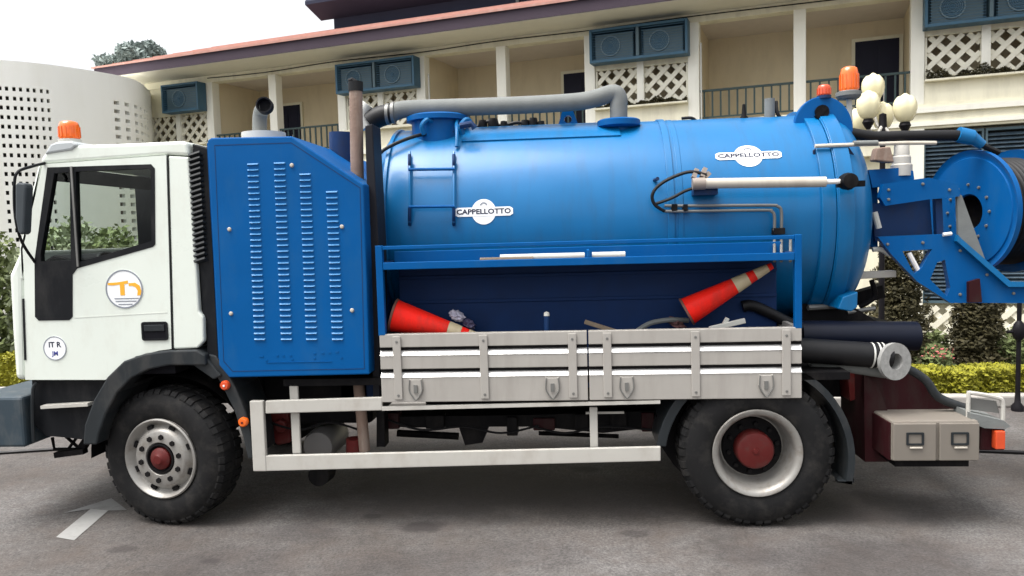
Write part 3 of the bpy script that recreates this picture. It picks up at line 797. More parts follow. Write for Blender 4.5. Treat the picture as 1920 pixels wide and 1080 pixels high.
# things hanging below the deck
mb = MB(); strip(mb, [(706, 768), (720, 768), (722, 838), (706, 838)], 0.3, 0.42); strip(mb, [(706, 782), (1000, 778), (1240, 770), (1240, 800), (1130, 812), (1010, 800), (915, 800), (905, 830), (872, 835), (860, 800), (770, 802), (745, 800)], 0.45, 0.75)
TP("underbody_beam", mb, M_chassis)
mb = MB(); strip(mb, [(1230, 780), (1300, 760), (1290, 900), (1262, 870), (1236, 832)], 0.35, 0.5)
TP("rear_spring_bracket", mb, M_chassis)
mb = MB(); mb.tube([at(745, 812, 1.0), at(860, 818, 1.0)], 0.03, 8)
TP("propeller_shaft", mb, M_chassis, smooth=True)
mb = MB(); mb.tube([at(1010, 812, 1.0), at(1160, 818, 1.0)], 0.018, 8)
TP("brake_rod", mb, M_chassis, smooth=True)
mb = MB(); c = at(603, 832, 0.55); mb.lathe([(0, -.1), (0.11, -.09), (0.125, -.04), (0.125, .3), (0.1, .34), (0, .35)], c, (0, 1, 0), 24)
TP("air_tank", mb, mat("grey_air_tank", (0.16, 0.155, 0.15), 0.5), smooth=True)
mb = MB(); strip(mb, [(505, 775), (540, 772), (545, 830), (520, 836), (505, 820)], 0.45, 0.6); mb.lathe([(0, 0), (.05, 0), (.05, .15)], at(525, 800, .4), (0, 1, 0), 12)
TP("brake_chamber", mb, M_hub, bevel=0.015)
mb = MB(); mb.tube([at(667, 822, 0.3), at(667, 850, 0.3)], 0.07, 12)
TP("pump_flange", mb, M_hub, smooth=True)
mb = MB(); c = at(605, 885, .55); mb.lathe([(0, -.1), (.08, -.1), (.09, .05), (0, .06)], c, (0, 1, 0), 16)
TP("drain_pot", mb, M_chassis, smooth=True)

for k, (x, y, wd, hg) in enumerate(((735, 790, .10, .12), (815, 792, .14, .10), (960, 800, .08, .14), (1020, 796, .16, .09), (1090, 792, .10, .12), (1160, 788, .12, .12), (1215, 792, .09, .14))):
    c = at(x, y, .42); mb = MB(); mb.box(c.x - wd / 2, c.x + wd / 2, .42, .54, c.z - hg / 2, c.z + hg / 2); TP("chassis_bracket", mb, M_chassis if k % 3 else M_maroon, bevel=.008)
for pts in (((722, 785), (790, 806), (870, 800), (940, 812), (1010, 798)), ((1000, 800), (1060, 812), (1130, 800), (1225, 806)), ((500, 790), (560, 806), (620, 792), (690, 812))):
    mb = MB(); mb.tube(smooth_path([at(x, y, .40) for x, y in pts], 6), .009, 6); TP("air_line", mb, M_hose, smooth=True)
# --- side guard
gd = empty("side_guard", (at(480, 800, 0).x, 0, 0.5), truck)
def gpart(r, y0, y1, name="guard_rail", m=None): 
    mb_ = MB(); rbox(mb_, r, y0, y1); return TP(name, mb_, m or M_guard, gd, bevel=0.006)
gpart(px_rect(471, 752, 496, 884, 0.0), 0.0, 0.04, "guard_post")
# rails follow the photographed slope of the bars
mb = MB(); strip(mb, [(497, 752), (716, 745), (716, 770), (497, 776)], 0.004, 0.034); TP("guard_rail", mb, M_guard, gd, bevel=0.006)
mb = MB(); strip(mb, [(497, 855), (1239, 838), (1239, 865), (497, 884)], 0.004, 0.034); TP("guard_rail", mb, M_guard, gd, bevel=0.006)
gpart(px_rect(544, 720, 560, 852, 0.05), 0.06, 0.085, "guard_post")
gpart(px_rect(1106, 764, 1121, 840, 0.05), 0.06, 0.085, "guard_post")
mb = MB(); strip(mb, [(716, 763), (1238, 751), (1238, 757), (716, 770)], 0.0, 0.03); TP("guard_rail", mb, M_guard, gd)
mb = MB(); mb.bar(at(1098, 774, .2), at(1170, 773, .2), 0.015, 0.02); TP("guard_stay", mb, M_guard, gd)

# --- generator housing
BXO = [(391, 264), (398, 259), (548, 256), (683, 346), (689, 520), (694, 701), (432, 707), (413, 684)]
mb = MB(); strip(mb, BXO, -0.02, WID - 0.1)
gen = TP("generator_housing", mb, M_blue, bevel=0.009, segs=2)
mb = MB()
seam = px_poly([(402, 272), (546, 267), (676, 352), (684, 692), (436, 697), (419, 678)], -0.0202)
cxs = sum(p[0] for p in seam) / 6; czs = sum(p[1] for p in seam) / 6
mb.plate(seam, [[(cxs + (u - cxs) * .991, czs + (v - czs) * .9935) for u, v in seam]], -0.0212, -0.0195)
TP("panel_seam", mb, M_bluedark, gen)
# folded front edge strip
mb = MB(); strip(mb, [(384, 268), (391, 264), (414, 684), (405, 672)], 0.03, WID - 0.15)
TP("folded_edge", mb, M_blue, gen)
lv = None
cols = ((474, 308, 31), (524, 306, 31), (572, 327, 29), (622, 360, 26))
for (x0, yt, n) in cols:
    for i in range(n):
        y = 636 - (636 - yt) * i / (n - 1)
        xx = x0 + (y - yt) * 0.040 + 0
        c = at(xx, y, -0.021)
        if lv is None:
            mb = MB()
            hw, hh = 0.040, 0.0075
            v = [(c.x - hw, -0.0185, c.z - hh), (c.x + hw, -0.0185, c.z - hh), (c.x + hw * .9, -0.031, c.z - hh * .4), (c.x - hw * .9, -0.031, c.z - hh * .4),
                 (c.x - hw, -0.0185, c.z + hh), (c.x + hw, -0.0185, c.z + hh)]
            mb.add(v, [(0, 1, 2, 3), (3, 2, 5, 4), (0, 3, 4), (1, 5, 2), (0, 4, 5, 1)])
            lv = TP("louvre", mb, M_louvre, gen); lc = c
        else:
            again(lv, c - lc, gen)
bo = None
for (x, y) in ((430, 430), (641, 425), (433, 588), (660, 582), (547, 310)):
    c = at(x, y, -0.021)
    if bo is None:
        mb = MB(); mb.lathe([(0, 0.012), (0.010, 0.010), (0.015, 0.0), (0.015, -0.003)], c, (0, -1, 0), 12)
        bo = TP("latch_bolt", mb, M_cyl, gen, smooth=True); bc = c
    else:
        again(bo, c - bc, gen)
mb = MB()
for (x, y, wpx) in ((490, 668, 8), (520, 667, 4), (531, 667, 4), (545, 667, 4), (590, 663, 5), (605, 662, 5), (618, 661, 5), (632, 660, 6), (500, 676, 4), (548, 674, 4), (590, 672, 4), (640, 671, 4), (560, 678, 130)):
    c = at(x, y, -0.021); hw = wpx / 560
    mb.box(c.x - hw, c.x + hw, -0.0235, -0.0195, c.z - 0.005, c.z + 0.005 if wpx < 100 else c.z - 0.002)
TP("pressed_mark", mb, M_blue, gen)
mb = MB(); c = at(495, 262, 0.55); mb.lathe([(0, 0), (0.16, 0), (0.16, 0.05), (0, 0.055)], c, (0, 0, 1), 28)
TP("intake_collar", mb, M_plastic_white, gen, smooth=True)
mb = MB(); mb.tube(smooth_path([at(487, 258, 0.55), at(487, 225, 0.55), at(490, 208, 0.53), at(497, 199, 0.46)]), 0.053, 16)
snk = TP("air_intake_pipe", mb, M_pipe, gen, smooth=True)
mb = MB(); c = at(497, 199, 0.43); dv = Vector((0.12, -0.9, 0.15)).normalized(); mb.lathe([(0.04, -.02), (0.060, -.02), (0.060, 0.035), (0.050, 0.035), (0.045, -.01), (0, -.01)], c, dv, 20)
TP("intake_mouth", mb, M_mouth, snk, smooth=True)

# --- exhaust stack and the dark post next to it
mb = MB(); mb.tube([at(684, 845, 0.25), at(672, 715, 0.25)], 0.04, 14)
TP("lower_exhaust_pipe", mb, M_rust, smooth=True)
mb = MB(); c0 = at(672, 440, 0.3); c1 = at(667, 166, 0.3); mb.tube([c0, c1], 0.047, 18)
ex = TP("exhaust_stack", mb, M_rust, smooth=True)
mb = MB(); mb.tube([c1 - (c1 - c0) * .02, c1 + (c1 - c0) * .045], 0.052, 18, caps=False); 
TP("stack_mouth", mb, M_black, ex, smooth=True)
mb = MB(); mb.tube([at(668, 154, 0.3), at(660, 149, 0.3), at(654, 152, .3)], 0.016, 8); TP("rain_cap_lever", mb, M_black, ex)
mb = MB(); strip(mb, [(684, 236), (698, 232), (710, 460), (712, 640), (712, 760), (700, 760), (696, 640)], 0.12, 0.35)
TP("bulkhead_post", mb, mat("dark_bulkhead", (0.012, 0.012, 0.016), 0.55, var=0.2, spec=.2), bevel=0.006)
mb = MB(); strip(mb, [(640, 420), (700, 420), (712, 755), (640, 755)], 0.5, 2.0)
TP("bulkhead", mb, M_bluedark)
mb = MB(); c = at(644, 290, 0.9); mb.tube([at(641, 310, .9), at(641, 249, .9)], 0.10, 20)
TP("expansion_pot", mb, M_bluedark, smooth=True)

# --- tank
TXL = tank_at(735, 330).x
TXR = tank_at(1575, 330).x
prof = []
for i in range(13):
    a = PI / 2 * i / 12
    prof.append((TR * math.sin(a) if i < 12 else TR, TXL - 0.30 * math.cos(a)))
prof += [(TR, TXL + (TXR - TXL) * k / 8) for k in range(1, 9)]
prof[0] = (0.0, prof[0][1])
mb = MB(); mb.lathe(prof, (0, TY, TZ), (1, 0, 0), 96)
tank = TP("tank", mb, M_tank, smooth=True)
def ring(x, w_, h, name, m=None):
    mb_ = MB(); mb_.lathe([(TR - .02, x - w_ / 2), (TR + h, x - w_ / 2), (TR + h, x + w_ / 2), (TR - .02, x + w_ / 2)], (0, TY, TZ), (1, 0, 0), 96)
    return TP(name, mb_, m or M_tank, tank, smooth=True, bevel=0.004)
ring(tank_at(1256, 330).x, 0.05, 0.012, "tank_band")
ring(tank_at(1274, 330).x, 0.04, 0.004, "tank_band")
ring(tank_at(722, 330).x, 0.03, 0.01, "tank_band")
ring(tank_at(1574, 380).x, 0.05, 0.04, "door_flange")
# rear door dome
x0 = tank_at(1590, 380).x
pr = [(TR + .045, x0 - .02), (TR + .045, x0 + .03), (TR - .0, x0 + .04)]
for i in range(1, 13):
    a = PI / 2 * i / 12
    pr.append((TR * math.cos(a), x0 + .04 + 0.30 * math.sin(a)))
mb = MB(); mb.lathe(pr, (0, TY, TZ), (1, 0, 0), 96)
rd = TP("rear_door", mb, M_tank, smooth=True)
# longitudinal seam plate on the tank top
mb = MB()
for (xa, xb) in ((tank_at(865, 270).x, tank_at(1165, 270).x),):
    v = []
    a0, a1 = math.radians(104), math.radians(127)
    n = 6
    for k in range(n + 1):
        a = a0 + (a1 - a0) * k / n
        for x in (xa, xb):
            v.append((x, TY + (TR + .012) * math.cos(a), TZ + (TR + .012) * math.sin(a)))
    mb.add(v, [(2 * k, 2 * k + 1, 2 * k + 3, 2 * k + 2) for k in range(n)])
    a = a1
    mb.add([(xa, TY + (TR + .012) * math.cos(a), TZ + (TR + .012) * math.sin(a)), (xb, TY + (TR + .012) * math.cos(a), TZ + (TR + .012) * math.sin(a)),
            (xb, TY + (TR - .01) * math.cos(a), TZ + (TR - .01) * math.sin(a)), (xa, TY + (TR - .01) * math.cos(a), TZ + (TR - .01) * math.sin(a))], [(0, 1, 2, 3)])
TP("walkway_plate", mb, M_tank, tank, smooth=True)
# ladder on the flank
def T_(x, y, off=0.05): return tank_at(x, y, off)
lad = empty("ladder", T_(810, 350), truck)
for xx in (768, 851):
    mb = MB(); mb.tube([T_(xx, y, 0.028) for y in range(285, 425, 12)], 0.011, 6); TP("stile", mb, M_tank, lad, smooth=True)
for (y, s) in ((318, 1), (388, 1)):
    mb = MB(); mb.tube([T_(766, y, 0.055), T_(853, y - 1, 0.055)], 0.011, 8); TP("rung", mb, M_blue, lad, smooth=True)
    for xx in (768, 851):
        mb = MB(); mb.tube(smooth_path([T_(xx, y - 28 if y < 350 else y + 2, 0.06), T_(xx, y - 14 if y < 350 else y + 18, 0.045), T_(xx, y - 2 if y < 350 else y + 34, 0.008)], 4), 0.013, 8); TP("rung_bracket", mb, M_bluedark, lad, smooth=True)
mb = MB(); mb.tube(smooth_path([T_(856, 275, .02), T_(857, 250, .07), T_(856, 230, .10), T_(860, 222, .10), T_(864, 236, 0.04)], 5), 0.014, 8)
TP("grab_hook", mb, M_tank, lad, smooth=True)
mb = MB(); mb.tube(smooth_path([T_(706, 300, .02), T_(716, 284, .04), T_(740, 270, .05), T_(770, 258, .05), T_(800, 251, .04), T_(850, 247, .03)], 5), 0.014, 8)
TP("cable_loom", mb, M_hose, tank, smooth=True)
mb = MB(); mb.tube(smooth_path([T_(705, 300, .02), T_(706, 325, .02), T_(712, 345, .02), T_(708, 372, .02), T_(712, 400, .02), T_(709, 430, .01)], 5), 0.010, 6)
TP("cable_loom", mb, M_hose, tank, smooth=True)
# logos, wrapped on the steel
def on_tank(c, u, v_, off):
    """metres u along the tank, v up its surface, from the point c"""
    ang = math.atan2(c.z - TZ, c.y - TY)
    a = ang - v_ / (TR + off)
    return Vector((c.x + u, TY + (TR + off) * math.cos(a), TZ + (TR + off) * math.sin(a)))
def logo(px, py, wr, hr, half, bh, s):
    c = tank_at(px, py)
    m1 = MB()
    n = 48
    v = [on_tank(c, 0, 0, .003)] + [on_tank(c, wr * r_ * math.cos(2 * PI * k / n), hr * r_ * math.sin(2 * PI * k / n), .003) for r_ in (.5, 1) for k in range(n)]
    f = [(0, 1 + k, 1 + (k + 1) % n) for k in range(n)] + [(1 + k, 1 + n + k, 1 + n + (k + 1) % n, 1 + (k + 1) % n) for k in range(n)]
    m1.add(v, f)
    o1 = TP("maker_badge", m1, M_dwhite, tank)
    m2 = MB()
    pts = [(u_, w__) for u_, w__ in rrect(-half, half, -bh, bh, bh * .9, 5)]
    top = [p for p in pts]
    for k in range(20):
        ua, ub = -half + 2 * half * k / 20, -half + 2 * half * (k + 1) / 20
        ha = bh * (1 if 0 < k < 20 else .6); hb = bh * (1 if k + 1 < 20 else .6)
        for j in range(4):
            va, vb = -1 + j * .5, -.5 + j * .5
            m2.add([on_tank(c, ua, va * ha, .0045), on_tank(c, ub, va * hb, .0045), on_tank(c, ub, vb * hb, .0045), on_tank(c, ua, vb * ha, .0045)], [(0, 1, 2, 3)])
    TP("badge_banner", m2, M_dwhite, tank)
    m3 = MB()
    v2, f2 = text_geo(s, bh * 2.0)
    wmax = max(p[0] for p in v2); sc = half * .93 / wmax
    m3.add([on_tank(c, u_ * sc, w__ * .78, .006) for u_, w__ in v2], f2)
    TP("badge_lettering", m3, M_ddark, tank)
    m4 = MB()
    for (r0, r1, a0_, a1_, dv) in ((.22, .34, 20, 160, .42),):
        v = []; k_ = 10
        for k in range(k_ + 1):
            a = math.radians(a0_ + (a1_ - a0_) * k / k_)
            for r_ in (r0, r1): v.append(on_tank(c, wr * r_ * math.cos(a), hr * (r_ * math.sin(a) + dv), .006))
        m4.add(v, [(2 * k, 2 * k + 1, 2 * k + 3, 2 * k + 2) for k in range(k_)])
    v = [on_tank(c, wr * u_, hr * w__, .006) for u_, w__ in ((-.05, -.9), (.05, -.9), (.05, -.35), (-.05, -.35), (.35, -.52), (.35, -.62))]
    TP("badge_emblem", m4, M_dgrey, tank)
k_ = 1 / 258.0
logo(907, 397, 23 * k_, 24 * k_, 55 * k_, 8.5 * k_, "CAPPELLOTTO")
logo(1403, 292, 26 * k_, 25 * k_, 60 * k_, 8.5 * k_, "CAPPELLOTTO")

# hydraulic ram on the flank
a, b = T_(1322, 344, 0.16), T_(1548, 341, 0.16)
mb = MB(); mb.tube([a, b], 0.036, 18)
ram = TP("hydraulic_ram", mb, M_cyl, smooth=True)
mb = MB(); mb.tube([b, T_(1585, 340, 0.16)], 0.018, 12); TP("ram_rod", mb, M_alubright, ram, smooth=True)
mb = MB(); mb.tube([T_(1298, 345, .16), a], 0.042, 14); mb.bar(T_(1300, 334, .16), T_(1306, 318, .16), .03, .04); mb.bar(T_(1316, 332, .16), T_(1322, 316, .16), .03, .04); mb.bar(T_(1322, 332, .16), T_(1330, 324, .16), .03, .03)
TP("ram_head", mb, mat("brown_grey_casting", (0.26, 0.22, 0.19), .6), ram, smooth=True)
mb = MB(); mb.lathe([(0, -.06), (.055, -.05), (.06, 0), (.05, .06), (0, .07)], T_(1590, 340, .16), (0, -1, 0), 16); mb.bar(T_(1570, 346, .14), T_(1620, 344, .14), .04, .05)
TP("ram_pivot", mb, M_chassis, ram, smooth=True)
mb = MB(); mb.tube(smooth_path([T_(1325, 328, .17), T_(1295, 322, .17), T_(1262, 332, .14), T_(1235, 348, .11), T_(1223, 366, .09), T_(1228, 384, .07), T_(1246, 396, .05)], 5), 0.012, 8)
mb.tube(smooth_path([T_(1310, 350, .15), T_(1285, 358, .12), T_(1258, 372, .09), T_(1230, 382, .06)], 5), 0.011, 8)
TP("ram_hose", mb, M_hose, ram, smooth=True)
mb = MB(); mb.box(T_(1300, 352, .1).x, T_(1345, 352, .1).x, T_(1300, 352, .12).y, TY - TR + .2, T_(1300, 366, .1).z, T_(1300, 352, .1).z)
TP("ram_bracket", mb, M_bluedark, ram)
mb = MB(); mb.tube([T_(1227, 338, .005), T_(1233, 335, .06)], .014, 8); TP("lifting_stud", mb, M_bluedark, tank)
pw = smooth_path([T_(1246, 386, .04), T_(1300, 386, .05), T_(1440, 385, .05), T_(1458, 387, .05), T_(1465, 396, .05), T_(1465, 432, .05)], 6)
mb = MB(); mb.tube(pw, .011, 8); mb.tube(smooth_path([T_(1246, 396, .04), T_(1300, 396, .05), T_(1432, 394, .05), T_(1446, 396, .05), T_(1452, 405, .05), T_(1452, 432, .05)], 6), .011, 8)
hp = TP("hydraulic_line", mb, M_steel, smooth=True)
for (x, y) in ((1284, 390), (1458, 434)):
    mb = MB(); c = T_(x, y, .03)
    mb.box(c.x - .035 if x > 1400 else c.x - .015, c.x + .04 if x > 1400 else c.x + .015, c.y - .05, c.y + .05, c.z - .02, c.z + .025)
    TP("pipe_clamp", mb, M_chassis, hp, bevel=.004)
mb = MB(); mb.box(T_(1264, 388, .03).x - .02, T_(1264, 388, .03).x + .02, T_(1264, 388, .03).y - .03, T_(1264, 388, .03).y + .05, T_(1264, 388, .03).z - .03, T_(1264, 388, .03).z + .02)
TP("pipe_clamp", mb, M_chassis, hp, bevel=.004)
mb = MB()
for x in (1452, 1465, 1482): mb.tube([T_(x, 446, .06), at(x, 490, .2)], .010, 8)
TP("hydraulic_line", mb, M_steel, hp, smooth=True)

# top fittings
YM = 1.0
mb = MB()
c = at(822, 248, YM); rr = at(880, 240, YM).x - c.x
mb.lathe([(0, .20), (rr * .85, .20), (rr * 1.0, .185), (rr * 1.0, .15), (rr * .84, .145), (rr * .82, -.06)], (c.x, YM, c.z - .07), (0, 0, 1), 40)
mh = TP("manhole", mb, M_blue, smooth=True)
for (x, dx) in ((795, -6), (868, 4)):
    mb = MB(); mb.tube(smooth_path([at(x, 252, YM - rr * .9), at(x - 4, 236, YM - rr * 1.0), at(x + 6, 224, YM - rr * .95), at(x + 14, 228, YM - rr * .8)], 5), .018, 8)
    TP("manhole_clamp", mb, M_tank, mh, smooth=True)
mb = MB(); mb.tube([at(862, 236, .7), at(884, 232, .7), at(890, 240, .7)], .024, 8); TP("manhole_lever", mb, M_bluedark, mh, smooth=True)
# suction pipe above
YP = 0.95
mb = MB(); mb.tube(smooth_path([at(733, 214, YP), at(752, 206, YP), at(800, 203, YP), at(900, 200, YP), at(1000, 196, YP), at(1080, 191, YP), at(1115, 185, YP), at(1140, 177, YP), at(1154, 176, YP), at(1160, 186, YP), at(1160, 200, YP), at(1160, 226, YP)], 5), 0.068, 18)
sp = TP("suction_pipe", mb, M_pipe, smooth=True)
mb = MB(); mb.tube(smooth_path([at(694, 230, YP), at(705, 222, YP), at(720, 216, YP), at(736, 212, YP)], 4), [0.082] * 9 + [.078] * 3 + [.076], 18)
TP("rubber_elbow", mb, M_hose, sp, smooth=True)
mb = MB()
for x, y in ((728, 215), (738, 212)): 
    c = at(x, y, YP); mb.tube([c - Vector((.012, 0, -.003)), c + Vector((.012, 0, .003))], .084, 18)
TP("hose_clip", mb, M_steel, sp, smooth=True)
mb = MB(); mb.tube(smooth_path([at(690, 240, YP), at(680, 215, YP), at(690, 196, YP)], 4), .05, 12); TP("elbow_casting", mb, M_plastic_white, sp, smooth=True)
mb = MB(); c = at(1160, 232, YP); mb.lathe([(0, .03), (.15, .03), (.165, .02), (.165, -.02), (.14, -.03), (.09, -.04), (.09, -.12)], c, (0, 0, 1), 36)
TP("pipe_flange", mb, M_blue, sp, smooth=True)
# lifting lug with its eye
mb = MB(); lug = px_poly([(1044, 244), (1054, 210), (1062, 206), (1074, 207), (1088, 244)], 1.1); eye = at(1065, 224, 1.1)
mb.plate(lug, [[(eye.x + .030 * math.cos(2 * PI * k / 16), eye.z + .030 * math.sin(2 * PI * k / 16)) for k in range(16)]], 1.09, 1.13)
TP("lifting_lug", mb, M_blue, tank)
# small black valves along the crown
mb = MB()
for x, y, r_ in ((905, 236, .03), (925, 233, .035), (945, 238, .025), (985, 236, .03), (1000, 232, .03), (1015, 238, .025)):
    c = at(x, y, 1.1); mb.lathe([(0, .05), (r_, .045), (r_ * 1.3, 0), (r_, -.06)], c, (0, 0, 1), 10)
mb.tube(smooth_path([at(890, 240, 1.1), at(915, 228, 1.1), at(940, 236, 1.1), at(970, 230, 1.1), at(1000, 236, 1.1), at(1040, 240, 1.1)], 4), .014, 6)
TP("crown_valve", mb, M_hose, tank, smooth=True)
mb = MB(); mb.tube(smooth_path([at(1278, 222, 1.1), at(1295, 221, 1.1), at(1304, 226, 1.1), at(1306, 236, 1.1)], 4), .012, 6); TP("vent_pipe", mb, M_hose, tank, smooth=True)
mb = MB(); c = at(1395, 236, 1.1); mb.lathe([(0, .17), (.012, .165), (.018, .08), (.035, .06), (.038, 0), (.03, -.08)], c, (0, 0, 1), 12); TP("relief_valve", mb, M_chassis, tank, smooth=True)
mb = MB(); c = at(1443, 232, 1.1); mb.tube([c - Vector((0, 0, .08)), at(1443, 185, 1.1)], .040, 14); TP("vent_stub", mb, M_pipe, tank, smooth=True)
mb = MB(); mb.tube(smooth_path([at(1455, 190, 1.12), at(1457, 210, 1.1), at(1466, 222, 1.1), at(1490, 226, 1.1)], 4), .014, 6); TP("vent_hose", mb, M_hose, tank, smooth=True)

# --- lifting gear at the rear crown
YC = 0.86
mb = MB(); g = px_poly([(1478, 292), (1480, 262)] + [(1544 + 56 * math.cos(math.radians(a)), 242 - 62 * math.sin(math.radians(a))) for a in range(170, -11, -12)] + [(1600, 280), (1592, 296)], YC)
mb.prism(g, YC, YC + .05)
cp = TP("hinge_plate", mb, M_blue, bevel=.008)
for (xa, xb, hh) in ((1522, 1548, .030), (1551, 1580, .050)):
    ring((tank_at(xa, 262).x + tank_at(xb, 262).x) / 2, tank_at(xb, 262).x - tank_at(xa, 262).x, hh, "door_band")
mb = MB(); mb.lathe([(0, .03), (.05, .03), (.05, -.02)], at(1540, 210, YC), (0, -1, 0), 14); mb.bar(at(1530, 220, YC - .02), at(1548, 202, YC - .02), .03, .03)
TP("hinge_bolt", mb, M_chassis, cp)
beacon(1545, 160, 180, 24, 0.89, None, M_bluedark, M_red_lens, .02)
mb = MB(); mb.tube([at(1594, 240, 1.0), at(1592, 186, 1.0)], .02, 10); bp_ = TP("beacon_post", mb, M_plastic_white, smooth=True)
mb = MB(); c = at(1591, 178, 1.0); mb.lathe([(0, -.03), (.075, -.03), (.092, -.01), (.092, .02), (.07, .028), (0, .03)], c, (0, 0, 1), 24); TP("beacon_mount", mb, M_pipe, bp_, smooth=True)
beacon(1592, 126, 173, 34, 1.0, None, M_plastic_white, M_amber, .01)
# manifold clutter on the door joint
mb = MB(); g = px_poly([(1522, 282), (1534, 276), (1588, 276), (1598, 290), (1594, 302), (1560, 296), (1532, 304), (1520, 296)], .62); mb.prism(g, .58, .68)
TP("joint_clamp", mb, M_navy, bevel=.006)
mb = MB(); mb.tube(smooth_path([at(1528, 274, .55), at(1580, 272, .55), at(1640, 270, .56), at(1700, 268, .58), at(1755, 268, .6)], 4), .014, 8)
TP("hydraulic_line", mb, M_cyl, smooth=True)
mb = MB(); mb.tube([at(1600, 269, .55), at(1645, 268, .56)], .020, 10); TP("valve_body", mb, M_pipe, smooth=True)
mb = MB(); g = px_poly([(1634, 302), (1640, 278), (1665, 276), (1672, 306)], .8); mb.prism(g, .75, .85); TP("swivel_motor", mb, M_rust, bevel=.01)
mb = MB(); c = at(1690, 330, .9); mb.lathe([(0, .25), (.04, .25), (.05, .235), (.055, .15), (.065, .14), (.065, .09), (.075, .08), (.075, 0)], c, (0, 0, 1), 20); TP("swivel_post", mb, M_guard, smooth=True)
mb = MB(); mb.tube(smooth_path([at(1592, 249, .9), at(1640, 256, .9), at(1700, 255, .9), at(1790, 254, .9), at(1812, 258, .9)], 5), .040, 14)
bm_ = TP("boom_hose", mb, M_hose, smooth=True)
mb = MB(); mb.tube([at(1796, 252, .9), at(1822, 258, .9)], .058, 16); mb.tube([at(1820, 257, .9), at(1842, 272, .9)], [.05, .035], 12); TP("hose_coupling", mb, M_tank, bm_, smooth=True)
mb = MB(); mb.tube(smooth_path([at(1826, 264, .9), at(1850, 276, .92), at(1872, 286, .95)], 4), .022, 8); TP("hose_tail", mb, M_hose, bm_, smooth=True)

# --- hose reel on its swinging frame
cR = at(1818, 398, 1.05)
axr = Vector((-0.965, -0.26, 0.0)).normalized()
mb = MB()
RR = .47
mb.lathe([(.13, .0), (.14, .012), (RR - .06, .012), (RR - .055, .003), (RR - .03, .003), (RR, .02), (RR, -.02), (RR - .03, -.012), (.14, -.012), (.13, 0)], cR, axr, 64)
reel = TP("hose_reel", mb, M_blue, smooth=True, angle=30)
mb = MB(); mb.lathe([(.28, 0), (.28, -.38)], cR, axr, 40); TP("reel_drum", mb, M_bluedark, reel, smooth=True)
mb = MB()
cp_h = []
for k in range(8):
    h0_ = -.03 - .042 * k
    cp_h += [(RR - .10, h0_), (RR - .072, h0_ - .008), (RR - .06, h0_ - .020), (RR - .072, h0_ - .034)]
mb.lathe(cp_h, cR, axr, 48); TP("coiled_hose", mb, M_hose, reel, smooth=True)
mb = MB(); mb.lathe([(.10, 0), (RR - .03, .012), (RR, .02), (RR, -.02), (.1, -.012)], cR - axr * .38, axr, 64); TP("reel_flange", mb, M_blue, reel, smooth=True, angle=30)
mb = MB(); mb.lathe([(0, -.1), (.127, -.1), (.129, .0)], cR, axr, 32); TP("reel_hub", mb, M_chassis, reel, smooth=True)
for k in range(12):
    a_ = 2 * PI * k / 12; e1_ = Vector((0, 0, 1)); e2_ = axr.cross(e1_)
    mb = MB(); mb.lathe([(0, .014), (.010, .012), (.012, 0)], cR + axr * .012 + (e1_ * math.cos(a_) + e2_ * math.sin(a_)) * .21, axr, 6); TP("reel_bolt", mb, M_steel, reel)
YB = .72
fr = empty("reel_frame", at(1700, 450, YB), truck)
def FP(name, pts, y0=YB, y1=YB + .06, m=None, holes=()):
    mb_ = MB(); mb_.plate(px_poly(pts, YB), [px_poly(h, YB) for h in holes], y0, y1)
    return TP(name, mb_, m or M_blue, fr)
FP("upper_arm", [(1656, 345), (1702, 338), (1742, 333), (1797, 347), (1800, 368), (1740, 374), (1660, 386), (1650, 370)])
FP("arm_block", [(1640, 316), (1700, 312), (1726, 318), (1728, 334), (1700, 344), (1648, 350)], YB + .12, YB + .6)
FP("swivel_column", [(1638, 330), (1668, 326), (1668, 470), (1650, 462), (1640, 440)], YB + .22, YB + .6, M_blue)
FP("backing_plate", [(1648, 380), (1760, 372), (1765, 445), (1655, 452)], YB + .14, YB + .17, M_bluedark)
FP("lower_arm", [(1646, 444), (1790, 438), (1796, 452), (1886, 532), (1975, 532), (1975, 568), (1782, 568), (1720, 528), (1672, 478)],
   holes=[[(1692, 471), (1748, 467), (1730, 500), (1714, 514)], [(1757, 492), (1772, 487), (1782, 540), (1776, 556), (1744, 524)]])
FP("frame_lip", [(1790, 440), (1797, 448), (1889, 528), (1975, 528), (1975, 537), (1884, 537), (1788, 452)], YB - .05, YB - .002, M_tank)
FP("perforated_guard", [(1797, 362), (1806, 366), (1852, 492), (1846, 494), (1800, 446)], YB + .02, YB + .05, M_pipe)
FP("frame_upright", [(1762, 372), (1775, 371), (1778, 440), (1765, 441)], YB + .07, YB + .12, M_bluedark)
for (x, y) in ((1666, 356), (1666, 374), (1730, 345), (1780, 356), (1664, 458), (1730, 455), (1800, 470), (1850, 515), (1900, 550), (1800, 552)):
    c = at(x, y, YB - .001)
    mb = MB(); mb.lathe([(0, .012), (.010, .010), (.012, 0)], c, (0, -1, 0), 6); TP("frame_bolt", mb, M_steel, fr)
FP("maroon_buffer", [(1812, 528), (1832, 522), (1836, 566), (1812, 566)], YB - .04, YB - .002, M_maroon)
mb = MB(); mb.tube([at(1704, 474, YB + .02), at(1722, 508, YB + .02)], .018, 8); TP("frame_tie_rod", mb, M_alubright, fr, smooth=True)
mb = MB(); mb.tube([at(1768, 440, YB - .02), at(1784, 438, YB - .02)], .014, 8); TP("pin", mb, M_alubright, fr)
mb = MB(); mb.tube([at(1640, 398, .8), at(1648, 428, .8)], .022, 8); mb.tube(smooth_path([at(1636, 468, .8), at(1652, 468, .8), at(1668, 478, .8)], 4), .018, 8); TP("door_clamp", mb, M_plastic_white, rd, smooth=True)
mb = MB(); mb.bar(at(1570, 518, .9), at(1676, 513, .9), .05, .1); TP("slide_rail", mb, M_guard, bevel=.006)
